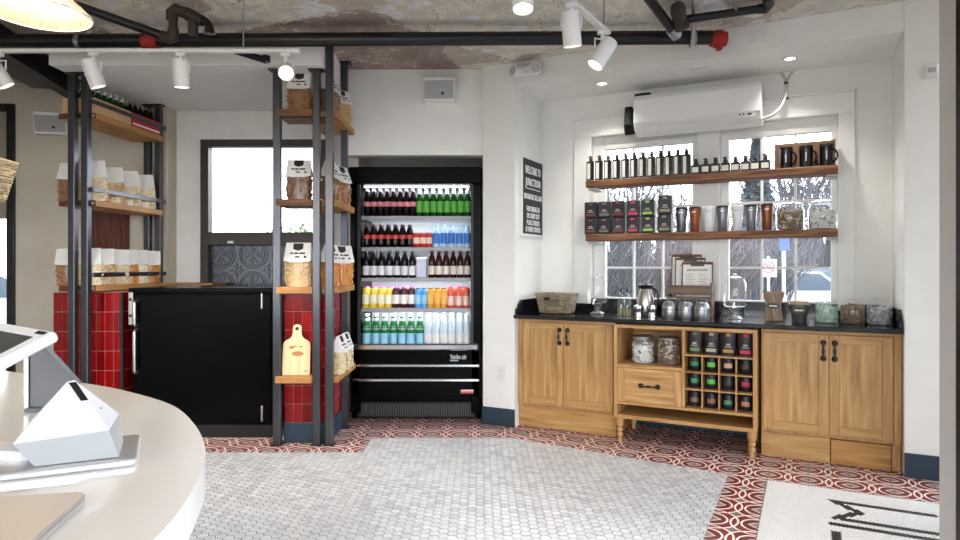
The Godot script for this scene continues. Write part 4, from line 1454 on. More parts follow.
func towers() -> void:
	# ---- left tower, turned a little to the right ----
	var o := thing("shelf_tower", "tall steel and wood shelf tower with pasta bags at the left", "shelf", P(-3.0, 0, 4.72), -0.078, "steel shelf towers")
	for z in [-0.025, -0.955]:
		for x in [[-0.046, 0.006], [0.057, 0.109]]:
			var ps := part(o, "post", sh().span(Vector3(x[0], 0, z - 0.025), Vector3(x[1], 2.725, z + 0.025), 0.004), M.steel)
			part(ps, "base_plate", sh().box(Vector3((x[0] + x[1]) / 2, 0.004, z), Vector3(0.09, 0.008, 0.09)), M.dark_steel)
		part(o, "cap_plate", sh().span(Vector3(-0.06, 2.716, z - 0.035), Vector3(0.125, 2.727, z + 0.035)), M.dark_steel)
	for y in [2.44, 1.79, 1.155]:
		var pl := part(o, "plank", sh().span(Vector3(-0.15, y - 0.045, -0.93), Vector3(0.14, y, -0.05), 0.003), M.plank_z)
		part(pl, "end_face", sh().span(Vector3(-0.149, y - 0.044, -0.05), Vector3(0.139, y - 0.001, -0.046)), M.end_grain)
		part(o, "crossbar", sh().span(Vector3(-0.05, y - 0.04, -0.046), Vector3(0.115, y - 0.006, -0.02), 0.002), M.dark_steel)
		part(o, "crossbar", sh().span(Vector3(-0.05, y - 0.04, -0.965), Vector3(0.115, y - 0.006, -0.932), 0.002), M.dark_steel)
		part(o, "guard_bar", sh().span(Vector3(0.132, y + 0.062, -0.975), Vector3(0.14, y + 0.096, -0.03), 0.002), M.steel)
		for z in [-0.03, -0.96]:
			part(o, "guard_bracket", sh().span(Vector3(0.105, y + 0.065, z - 0.008), Vector3(0.136, y + 0.093, z + 0.008), 0.002), M.steel)
		var bolt := sh()
		bolt.t = Transform3D(Basis(Vector3.RIGHT, PI / 2), Vector3(0.12, y - 0.022, -0.044))
		bolt.lathe([Vector2(0, -0.004), Vector2(0.011, -0.004), Vector2(0.011, 0.006), Vector2(0, 0.008)], 10)
		part(o, "bolt", bolt, M.galvanised)
	var B := Basis(Vector3.UP, -0.078)
	var L := func(x: float, y: float, z: float) -> Vector3: return P(-3.0, 0, 4.72) + B * Vector3(x, y, z)
	# low red tiled block under it
	var blk := thing("tiled_base", "low red tiled base under the left shelf tower", "counter base", Vector3.ZERO)
	part(blk, "core", sh().span(P(-3.24, 0, 4.862), P(-2.722, 1.1, 5.6)), M.tile_grout)
	red_tiles(blk, P(-3.24, 0.06, 4.862), Vector3.RIGHT, Vector3(0, 0, 1), 8, 7, 0.0655, 0.1485)
	red_tiles(blk, P(-2.722, 0.06, 4.862), Vector3(0, 0, -1), Vector3(1, 0, 0), 6, 7, 0.0655, 0.1485)
	part(blk, "corner_trim", sh().span(P(-2.728, 0.0, 4.868), P(-2.706, 1.1, 4.848), 0.002), M.dark_steel)
	solo("wood_ledge", "pale wooden ledge under the bronze framed window", "ledge", sh().span(P(-2.79, 1.115, 5.56), P(-2.32, 1.15, 5.85), 0.004), M.plank_x)
	# cases of bottles on the top plank
	for k in 2:
		var z0: float = [-0.06, -0.52][k]
		var z1: float = [-0.50, -0.90][k]
		var t := thing("bottle_tray", ["pale cardboard tray of green bottles on the top plank of the left tower", "red and white cardboard tray on the top plank of the left tower"][k], "tray", L.call(0.0, 2.44, 0.0), -0.078, "bottle trays on the top plank")
		var m: StandardMaterial3D = [mat("card_pale", c8(214, 176, 134), 0.8), mat("card_red", c8(190, 44, 46), 0.7)][k]
		part(t, "floor", sh().span(Vector3(-0.125, 0, z1), Vector3(0.118, 0.006, z0)), m)
		for x in [-0.125, 0.118]:
			part(t, "side", sh().span(Vector3(x, 0, z1), Vector3(x + 0.005, 0.115, z0)), m)
		for z in [z0, z1]:
			part(t, "end", sh().span(Vector3(-0.125, 0, z), Vector3(0.123, 0.115, z + 0.005)), m)
		if k == 1:
			part(t, "stripe", sh().span(Vector3(0.1225, 0.07, z1), Vector3(0.1245, 0.1, z0)), M.paper)
			part(t, "stripe", sh().span(Vector3(0.1225, 0.02, z1), Vector3(0.1245, 0.035, z0)), M.paper)
		for i in 3:
			for j in (6 if k == 0 else 5):
				var lab := "%s bottle from the front, %s file of the %s tray" % [ORD[j], ["left", "middle", "right"][i], ["pale", "red"][k]]
				drink("green" if k == 0 else "cherry", lab, ["bottles in the pale tray", "bottles in the red tray"][k], L.call(-0.08 + 0.077 * i, 2.446, z0 - 0.04 - 0.07 * j))
	# bags of pasta
	var mids := [[0.05, -0.15, "shells", 0.5], [0.05, -0.37, "penne", 0.6], [0.05, -0.58, "shells", 0.75], [0.05, -0.79, "shells", 0.6], [-0.12, -0.15, "rigatoni", 0.1], [-0.12, -0.38, "penne", 0.1]]
	for k in mids.size():
		var q: Array = mids[k]
		bag(q[2], "%s on the middle plank of the left tower" % ["plump pale pasta bag at the front right", "second pasta bag of the right row", "third pasta bag of the right row", "rearmost pasta bag of the right row", "brown pasta bag behind the front posts", "pasta bag behind the plump front one"][k], "pasta bags on the left tower", L.call(q[0], 1.79, q[1]), q[3], 1.04 if k == 0 else 0.98, true)
	var lows := [[0.055, -0.115, "shells", 0.15], [0.05, -0.26, "penne", 0.3], [0.055, -0.405, "shells", 0.2], [0.055, -0.55, "curls", 0.35], [0.055, -0.695, "shells", 0.3], [0.055, -0.84, "curls", 0.4], [-0.105, -0.115, "rigatoni", 0.1], [-0.105, -0.3, "penne", 0.1], [-0.105, -0.48, "shells", 0.1]]
	for k in lows.size():
		var q: Array = lows[k]
		bag(q[2], "%s on the lowest plank of the left tower" % ["front pale pasta bag of the right row", "second pasta bag of the right row", "third pasta bag of the right row", "front orange pasta bag", "fifth pasta bag of the right row", "rear orange pasta bag", "brown pasta bag behind the front posts", "middle pasta bag of the left row", "rearmost pasta bag of the left row"][k], "pasta bags on the left tower", L.call(q[0], 1.155, q[1]), q[3], 0.93, true)
	# ---- right tower ----
	o = thing("shelf_tower", "steel and wood shelf tower with red tiled base beside the drinks fridge", "shelf", Vector3.ZERO, 0.0, "steel shelf towers")
	var posts := [[-1.501, -1.446, 4.63, 2.725], [-1.212, -1.161, 4.63, 2.725], [-1.121, -1.066, 4.63, 2.935], [-1.116, -1.064, 5.125, 2.935]]
	for q in posts:
		var ps := part(o, "post", sh().span(P(q[0], 0, q[2]), P(q[1], q[3], q[2] + 0.05), 0.004), M.steel)
		part(ps, "cap_plate", sh().span(P(q[0] - 0.03, q[3] - 0.008, q[2] - 0.015), P(q[1] + 0.03, q[3], q[2] + 0.065)), M.dark_steel)
		part(ps, "base_plate", sh().span(P(q[0] - 0.012, 0, q[2] - 0.015), P(q[1] + 0.012, 0.008, q[2] + 0.065)), M.dark_steel)
	for y in [2.436, 1.785, 1.148]:
		part(o, "plank", sh().span(P(-1.475, y - 0.048, 4.625), P(-1.212, y, 4.92), 0.003), M.plank_x if y < 1.3 else M.old_wood_x)
		part(o, "plank", sh().span(P(-1.3 if y > 1.3 else -1.3, y - 0.048, 4.93), P(-1.045, y, 5.33), 0.003), M.plank_z)
		part(o, "plank", sh().span(P(-1.16, y - 0.048, 4.685), P(-1.045, y, 4.93), 0.003), M.plank_z)
		part(o, "crossbar", sh().span(P(-1.45, y - 0.06, 4.66), P(-1.08, y - 0.049, 4.68)), M.dark_steel)
	part(o, "plank", sh().span(P(-1.475, 0.455, 4.6), P(-1.212, 0.504, 4.71), 0.003), M.plank_x)
	part(o, "plank", sh().span(P(-1.095, 0.445, 4.69), P(-1.04, 0.492, 5.36), 0.003), M.plank_z)
	var col := thing("tiled_base", "red tiled base with blue foot under the right shelf tower", "counter base", Vector3.ZERO)
	part(col, "core", sh().span(P(-1.44, 0, 4.725), P(-1.122, 1.1, 5.29)), M.tile_grout)
	red_tiles(col, P(-1.44, 0.145, 4.725), Vector3.RIGHT, Vector3(0, 0, 1), 5, 7, 0.0636, 0.1364)
	red_tiles(col, P(-1.122, 0.145, 4.725), Vector3(0, 0, -1), Vector3(1, 0, 0), 9, 7, 0.0628, 0.1364)
	part(col, "foot", sh().span(P(-1.442, 0, 4.705), P(-1.108, 0.145, 5.3), 0.003), M.blue_base, Vector3.ZERO, "dark blue foot board")
	bag("nests", "bag of brown pasta nests on the second front shelf of the right tower", "pasta bags on the right tower", P(-1.335, 1.785, 4.73), 0.05, 1.0)
	bag("rigatoni", "bag of brown pasta on the top front shelf of the right tower", "pasta bags on the right tower", P(-1.33, 2.436, 4.73), 0.0, 0.96)
	bag("penne", "bag of pale pasta on the third front shelf of the right tower", "pasta bags on the right tower", P(-1.335, 1.148, 4.72), 0.0, 1.08)
	bag("rigatoni", "front pasta bag on the top side shelf of the right tower", "pasta bags on the right tower", P(-1.118, 2.436, 4.78), 1.3, 0.95)
	bag("penne", "rear pasta bag on the top side shelf of the right tower", "pasta bags on the right tower", P(-1.1, 2.436, 5.07), 0.9, 0.85)
	bag("rigatoni", "front brown pasta bag on the second side shelf of the right tower", "pasta bags on the right tower", P(-1.118, 1.785, 4.78), 1.4, 1.0)
	bag("rigatoni", "rear brown pasta bag on the second side shelf of the right tower", "pasta bags on the right tower", P(-1.1, 1.785, 5.05), 1.2, 1.0)
	bag("curls", "front orange pasta bag on the third side shelf of the right tower", "pasta bags on the right tower", P(-1.118, 1.148, 4.79), 1.3, 1.04)
	bag("curls", "rear orange pasta bag on the third side shelf of the right tower", "pasta bags on the right tower", P(-1.1, 1.148, 5.05), 0.6, 1.04)
	bag("shells", "front pale pasta bag on the lowest side ledge of the right tower", "pasta bags on the right tower", P(-1.058, 0.492, 4.83), 1.5, 0.95)
	bag("shells", "rear pale pasta bag on the lowest side ledge of the right tower", "pasta bags on the right tower", P(-1.058, 0.492, 5.02), 1.5, 0.95)
	# cutting board leaning on the red tiles
	var outl := PackedVector2Array()
	for q in [[-0.098, 0.0], [0.098, 0.0], [0.1, 0.01], [0.1, 0.215], [0.095, 0.235], [0.078, 0.252], [0.05, 0.266], [0.036, 0.285], [0.031, 0.31], [0.031, 0.345]]:
		outl.append(Vector2(q[0], q[1]))
	for k in range(1, 6):
		outl.append(Vector2(cos(PI * k / 6) * 0.031, 0.345 + sin(PI * k / 6) * 0.024))
	for q in [[-0.031, 0.345], [-0.031, 0.31], [-0.036, 0.285], [-0.05, 0.266], [-0.078, 0.252], [-0.095, 0.235], [-0.1, 0.215], [-0.1, 0.01]]:
		outl.append(Vector2(q[0], q[1]))
	var cb := thing("cutting_board", "pale wooden cutting board with handle leaning on red tiles", "cutting board", P(-1.34, 0.506, 4.655), 0.0)
	var s := sh()
	s.t = Transform3D(Basis(Vector3.RIGHT, -0.1), Vector3.ZERO)
	s.prism(outl, -0.018, 0.0, 0.003)
	part(cb, "board", s, M.maple)
	var hole := sh()
	hole.t = Transform3D(Basis(Vector3.RIGHT, -0.1) * Basis(Vector3.RIGHT, PI / 2), Vector3(0, 0.335, -0.033))
	hole.lathe([Vector2(0, -0.001), Vector2(0.013, -0.001), Vector2(0.013, 0.0016), Vector2(0, 0.0016)], 14)
	part(cb, "hanging_hole", hole, M.ink)
	for q in [[-0.035, 0.2, 0.02, 0.011], [0.01, 0.155, 0.045, 0.018], [0.03, 0.205, 0.014, 0.006], [-0.01, 0.21, 0.012, 0.006], [0.07, 0.03, 0.02, 0.004]]:
		var kn := sh()
		kn.t = s.t
		var e := PackedVector2Array()
		for k in 12:
			e.append(Vector2(q[0] + cos(TAU * k / 12) * q[2], q[1] + sin(TAU * k / 12) * q[3]))
		kn.prism(e, -0.001, 0.0006)
		part(cb, "knot", kn, mat("knot", c8(176, 118, 66), 0.6))


func service_fridge() -> void:
	var o := thing("service_fridge", "low black service fridge with aluminium handles between the shelf towers", "fridge", P(-2.09, 0, 4.78))
	var bk: StandardMaterial3D = M.black_paint
	part(o, "body", sh().span(Vector3(-0.54, 0.1, -0.75), Vector3(0.535, 1.10, -0.05), 0.004), bk)
	part(o, "top", sh().span(Vector3(-0.54, 1.1, -0.76), Vector3(0.54, 1.135, 0.0), 0.005), bk)
	var dr := part(o, "door", sh().span(Vector3(-0.5, 0.16, -0.048), Vector3(0.53, 1.09, 0.0), 0.008), bk)
	part(o, "base", sh().span(Vector3(-0.52, 0.0, -0.7), Vector3(0.52, 0.15, -0.07)), M.black_plastic)
	for q in [[1.04, 0.855], [0.825, 0.505]]:
		var path := [Vector3(-0.47, q[0], -0.002), Vector3(-0.47, q[0] - 0.006, 0.035), Vector3(-0.47, q[0] - 0.02, 0.042), Vector3(-0.47, q[1] + 0.02, 0.042), Vector3(-0.47, q[1] + 0.006, 0.035), Vector3(-0.47, q[1], -0.002)]
		part(dr, "handle", sh().tube(path, 0.014, 8), M.brushed)
	var pl := part(o, "hinge_plate", sh().span(Vector3(-0.535, 0.86, -0.05), Vector3(-0.502, 1.105, 0.004), 0.003), M.brushed)
	for y in [0.93, 1.05]:
		var b := sh()
		b.t = Transform3D(Basis(Vector3.RIGHT, PI / 2), Vector3(-0.518, y, 0.005))
		b.lathe([Vector2(0, -0.002), Vector2(0.011, -0.002), Vector2(0.011, 0.004), Vector2(0, 0.005)], 10)
		part(pl, "bolt", b, M.black_metal)
	for y in [0.98, 0.14]:
		part(o, "hinge", sh().span(Vector3(0.455, y, -0.001), Vector3(0.47, y + 0.12, 0.012), 0.004), M.brushed)


func pull(parent: Node, at: Vector3, upright: bool) -> void:
	# black iron pull: two round ends and a beaded bar
	var h := sh()
	h.t = Transform3D(Basis() if upright else Basis(Vector3.BACK, PI / 2), at)
	for s in [-1, 1]:
		h.t = Transform3D(Basis(Vector3.RIGHT, PI / 2), at + (Vector3(0, s * 0.052, 0) if upright else Vector3(s * 0.06, 0, 0)))
		h.lathe([Vector2(0, 0), Vector2(0.019, 0), Vector2(0.019, 0.006), Vector2(0.012, 0.014), Vector2(0.009, 0.026), Vector2(0, 0.028)], 12)
	h.t = Transform3D(Basis(), at + Vector3(0, 0, 0.024)) if upright else Transform3D(Basis(Vector3.BACK, PI / 2), at + Vector3(0, 0, 0.024))
	var l := 0.056 if upright else 0.064
	h.lathe([Vector2(0, -l), Vector2(0.007, -l), Vector2(0.005, -0.02), Vector2(0.008, -0.014), Vector2(0.011, 0), Vector2(0.008, 0.014), Vector2(0.005, 0.02), Vector2(0.007, l), Vector2(0, l)], 8)
	part(parent, "pull_handle", h, M.black_metal)


func panel_door(parent: Node, called: String, a: Vector3, b: Vector3, frame: float, handle_at: Vector3, upright: bool) -> void:
	# a frame of two stiles and two rails about a sunk panel; a, b: lower left back and upper right front
	var s := sh()
	s.span(Vector3(a.x + frame * 0.8, a.y + frame * 0.8, a.z), Vector3(b.x - frame * 0.8, b.y - frame * 0.8, b.z - 0.011))
	var d := part(parent, called, s, M.oak_y if upright else M.oak_x)
	for x in [[a.x, a.x + frame], [b.x - frame, b.x]]:
		part(d, "stile", sh().span(Vector3(x[0], a.y, a.z), Vector3(x[1], b.y, b.z), 0.0025), M.oak_y)
	for y in [[a.y, a.y + frame], [b.y - frame, b.y]]:
		part(d, "rail", sh().span(Vector3(a.x + frame, y[0], a.z), Vector3(b.x - frame, y[1], b.z), 0.0025), M.oak_x)
	pull(d, handle_at, upright)


func cabinets() -> void:
	for k in 2:
		var s0: float = [0.29, 2.1][k]
		var s1: float = [1.088, 2.908][k]
		var o := thing("base_cabinet", ["oak base cabinet with two doors at the left under the worktop", "oak base cabinet with two doors at the right under the worktop"][k], "cabinet", dg(0, 0, -0.06), TURN, "oak base cabinets")
		part(o, "carcass", sh().span(Vector3(s0, 0.17, -0.52), Vector3(s1, 0.878, -0.02), 0.002), M.oak_y)
		var st: Array = [[0.29, 0.33], [2.868, 2.908]][k]
		part(o, "side_stile", sh().span(Vector3(st[0], 0.17, -0.02), Vector3(st[1], 0.878, -0.003), 0.002), M.oak_y)
		part(o, "top_rail", sh().span(Vector3(s0, 0.853, -0.02), Vector3(s1, 0.878, -0.004), 0.002), M.oak_x)
		var ds: Array = [[0.334, 0.678, 1.076], [2.112, 2.508, 2.864]][k]
		for j in 2:
			panel_door(o, "door", Vector3(ds[j] + 0.0015, 0.195, -0.02), Vector3(ds[j + 1] - 0.0015, 0.85, 0.004), 0.058, Vector3((ds[1] - 0.033) if j == 0 else (ds[1] + 0.033), 0.745, 0.004), true)
		if k == 0:
			part(o, "plinth_board", sh().span(Vector3(0.29, 0.002, -0.52), Vector3(1.088, 0.168, -0.025), 0.002), M.oak_x)
		else:
			part(o, "plinth_board", sh().span(Vector3(2.1, 0.002, -0.52), Vector3(2.515, 0.168, -0.025), 0.002), M.oak_x)
			part(o, "plinth_board", sh().span(Vector3(2.519, 0.002, -0.52), Vector3(2.855, 0.162, -0.022), 0.002), M.oak_pale_x)
			part(o, "plinth_board", sh().span(Vector3(2.858, 0.002, -0.52), Vector3(2.908, 0.165, -0.028), 0.002), M.oak_y)
	# unit on turned legs with a drawer and pigeonholes
	var o := thing("display_unit", "oak display unit on turned legs with drawer and pigeonholes", "cabinet", dg(1.594, 0, 0.03), TURN)
	var hw := 0.488
	for x in [[-hw, -hw + 0.026], [hw - 0.026, hw]]:
		part(o, "side_board", sh().span(Vector3(x[0], 0.178, -0.5), Vector3(x[1], 0.87, 0.012), 0.002), M.oak_y)
	part(o, "top_board", sh().span(Vector3(-hw + 0.026, 0.845, -0.5), Vector3(hw - 0.026, 0.87, 0.01), 0.002), M.oak_x)
	part(o, "bottom_board", sh().span(Vector3(-hw + 0.026, 0.178, -0.5), Vector3(hw - 0.026, 0.205, 0.012), 0.002), M.oak_x)
	part(o, "middle_board", sh().span(Vector3(-hw + 0.026, 0.282, -0.5), Vector3(hw - 0.026, 0.302, 0.01), 0.002), M.oak_x)
	part(o, "back_board", sh().span(Vector3(-hw + 0.02, 0.2, -0.49), Vector3(hw - 0.02, 0.85, -0.478)), M.oak_x)
	part(o, "divider", sh().span(Vector3(0.0, 0.302, -0.48), Vector3(0.018, 0.845, 0.008), 0.002), M.oak_y)
	part(o, "shelf", sh().span(Vector3(-hw + 0.026, 0.555, -0.48), Vector3(0.0, 0.578, 0.01), 0.002), M.oak_x)
	panel_door(o, "drawer", Vector3(-hw + 0.028, 0.304, -0.02), Vector3(-0.002, 0.553, 0.014), 0.05, Vector3(-0.23, 0.43, 0.006), false)
	for y in [0.428, 0.548, 0.668]:
		part(o, "pigeonhole_shelf", sh().span(Vector3(0.018, y, -0.48), Vector3(hw - 0.026, y + 0.009, 0.006), 0.001), M.oak_x)
	for x in [0.13, 0.241, 0.352]:
		part(o, "pigeonhole_divider", sh().span(Vector3(x, 0.302, -0.48), Vector3(x + 0.008, 0.668, 0.004), 0.001), M.oak_y)
	for x in [-hw + 0.035, hw - 0.035]:
		for z in [-0.03, -0.45]:
			var lg := sh().lathe([Vector2(0, 0), Vector2(0.017, 0), Vector2(0.02, 0.012), Vector2(0.015, 0.025), Vector2(0.024, 0.045), Vector2(0.026, 0.06), Vector2(0.016, 0.075), Vector2(0.026, 0.085), Vector2(0.026, 0.095), Vector2(0.018, 0.105), Vector2(0.028, 0.12), Vector2(0.032, 0.15), Vector2(0.032, 0.178), Vector2(0, 0.178)], 16, Vector3(x, 0, z))
			part(o, "leg", lg, M.oak_y)
	# black worktop with upstands
	var w := thing("worktop", "polished black stone worktop running across the niche", "worktop", dg(0, 0.88, 0), TURN)
	part(w, "slab", sh().span(Vector3(0.288, 0, -0.598), Vector3(2.910, 0.03, 0.034), 0.004), M.granite)
	part(w, "upstand", sh().span(Vector3(0.288, 0.03, -0.598), Vector3(2.910, 0.145, -0.578), 0.002), M.granite)
	var side := PackedVector2Array([Vector2(0.0, 0.03), Vector2(0.0, 0.075), Vector2(-0.03, 0.08), Vector2(-0.055, 0.115), Vector2(-0.1, 0.145), Vector2(-0.578, 0.145), Vector2(-0.578, 0.03)])
	for x in [0.288, 2.890]:
		var s := sh()
		s.t = Transform3D(Basis(Vector3.UP, -PI / 2), Vector3(x + 0.02, 0, 0))
		s.prism(side, 0.0, 0.02, 0.002)
		part(w, "side_upstand", s, M.granite)


var pack_mesh := {}

func coffee_pack(called: String, label: String, cat: String, group: String, at: Vector3, turn: float, size: Vector3, accent: Color, soft: bool) -> Node3D:
	var o := thing(called, label, cat, at, turn, group)
	var key := str(size) + str(soft)
	if not pack_mesh.has(key):
		var h := size / 2
		var s: Shape
		if soft:
			s = loft([[0.0, h.x * 0.94, h.z * 0.9], [0.006, h.x, h.z], [size.y * 0.55, h.x, h.z * 0.96], [size.y * 0.85, h.x * 0.98, h.z * 0.55], [size.y, h.x * 0.96, h.z * 0.12]], 20, 0.4)
		else:
			s = sh().box(Vector3(0, h.y, 0), size, 0.006)
		var lab := sh()
		lab.span(Vector3(-h.x * 0.72, size.y * 0.12, h.z * 0.99), Vector3(h.x * 0.72, size.y * 0.26, h.z + 0.002))
		var pr := sh()
		pr.span(Vector3(-h.x * 0.5, size.y * 0.34, h.z * 0.98), Vector3(h.x * 0.5, size.y * 0.38, h.z + 0.0018))
		pr.span(Vector3(-h.x * 0.3, size.y * 0.42, h.z * 0.98), Vector3(h.x * 0.3, size.y * 0.5, h.z + 0.0018))
		var tab := sh()
		if soft:
			tab.t = Transform3D(Basis(Vector3.RIGHT, -0.33), Vector3(0, size.y * 0.86, h.z * 0.58))
		else:
			tab.t = Transform3D(Basis(), Vector3(0, size.y * 0.86, h.z + 0.0005))
		tab.box(Vector3.ZERO, Vector3(h.x * 0.6, size.y * 0.12, 0.004))
		pack_mesh[key] = [s.mesh(), lab.mesh(), pr.mesh(), tab.mesh()]
	var m: Array = pack_mesh[key]
	part(o, "pouch", m[0], mat("pack_black", c8(30, 28, 36), 0.45))
	part(o, "colour_band", m[1], mat("accent_%s" % accent.to_html(), accent, 0.6))
	part(o, "print", m[2], mat("print_grey", c8(168, 160, 150), 0.6))
	part(o, "seal", m[3], M["accent_%s" % accent.to_html()])
	return o


func fill(n: int, r: float, h: float, kind: String, seed_: int) -> Shape:
	# small things heaped in a jar, most of them against the glass
	var g := RandomNumberGenerator.new()
	g.seed = seed_
	var s := sh()
	var pal: Array = {"sticks": [c8(92, 66, 46), c8(150, 116, 84), c8(196, 176, 150)], "wrapped": [c8(226, 226, 224), c8(240, 240, 238), c8(92, 92, 96)], "mint": [c8(176, 206, 186), c8(214, 228, 216), c8(130, 168, 146)], "biscuit": [c8(120, 92, 64), c8(150, 118, 84), c8(96, 72, 50)], "silver": [c8(176, 178, 182), c8(212, 212, 214), c8(120, 122, 128)], "grain": [c8(150, 116, 80), c8(184, 150, 110), c8(120, 90, 60)]}[kind]
	for k in n:
		var a := g.randf() * TAU
		var y := h * g.randf()
		var rr := r * (0.93 if g.randf() < 0.8 and y < h * 0.95 else sqrt(g.randf()) * 0.9)
		var p := Vector3(cos(a) * rr, y, sin(a) * rr)
		var c: Color = pal[g.randi() % 3]
		s.col = c.lerp(pal[0], 0.15 * g.randf()).srgb_to_linear()
		var tang := Vector3(-sin(a), 0, cos(a))
		var dir := (tang * g.randfn() + Vector3.UP * g.randfn()).normalized()
		var out := Vector3(cos(a), 0, sin(a))
		s.t = Transform3D(Basis(dir, out.cross(dir).normalized(), out), p)
		var long: float = {"sticks": 0.03, "wrapped": 0.022, "mint": 0.017, "biscuit": 0.024, "silver": 0.02, "grain": 0.026}[kind]
		s.box(Vector3.ZERO, Vector3(long * (0.8 + 0.4 * g.randf()), long * (0.35 if kind in ["sticks", "wrapped", "grain"] else 0.75), 0.007), 0.002)
	s.t = Transform3D()
	return s


func jar(called: String, label: String, at: Vector3, r: float, h: float, kind: String, group: String, knob := true) -> Node3D:
	var o := thing(called, label, "jar", at, 0.0, group)
	var cl := glass("jar_glass", c8(226, 240, 238), 0.06)
	part(o, "glass", sh().lathe([Vector2(0, 0), Vector2(r * 0.92, 0), Vector2(r, 0.012), Vector2(r, h * 0.8), Vector2(r * 0.88, h * 0.94), Vector2(r * 0.88, h)], 26), cl)
	var core := {"sticks": c8(110, 82, 58), "wrapped": c8(214, 214, 212), "mint": c8(160, 192, 172), "biscuit": c8(112, 84, 58), "silver": c8(150, 152, 156), "grain": c8(140, 108, 74)}
	part(o, "contents_core", sh().lathe([Vector2(0, 0.006), Vector2(r * 0.82, 0.006), Vector2(r * 0.84, h * 0.72), Vector2(0, h * 0.8)], 18), mat("core_" + kind, core[kind], 0.7))
	stuff(part(o, "contents", fill(150, r * 0.96, h * 0.78, kind, hash(label)), M.tinted, Vector3(0, 0.01, 0)))
	var lid := part(o, "lid", sh().lathe([Vector2(0, h), Vector2(r * 0.93, h), Vector2(r * 0.95, h + 0.012), Vector2(r * 0.6, h + 0.022), Vector2(0, h + 0.026)], 26), cl if knob else M.galvanised)
	if knob:
		part(lid, "knob", sh().lathe([Vector2(0, h + 0.024), Vector2(0.01, h + 0.026), Vector2(0.012, h + 0.036), Vector2(0.022, h + 0.05), Vector2(0.016, h + 0.064), Vector2(0, h + 0.068)], 14), cl)
	return o


func spx(px: float, t: float) -> float:
	# place along the turned wall of a picture column at distance t before the wall
	var r := (px - 480.0) / 640.0
	var c := cos(TURN)
	var sn := -sin(TURN)
	return (r * (CORNER.y - c * t) - CORNER.x + sn * t) / (c + r * sn)


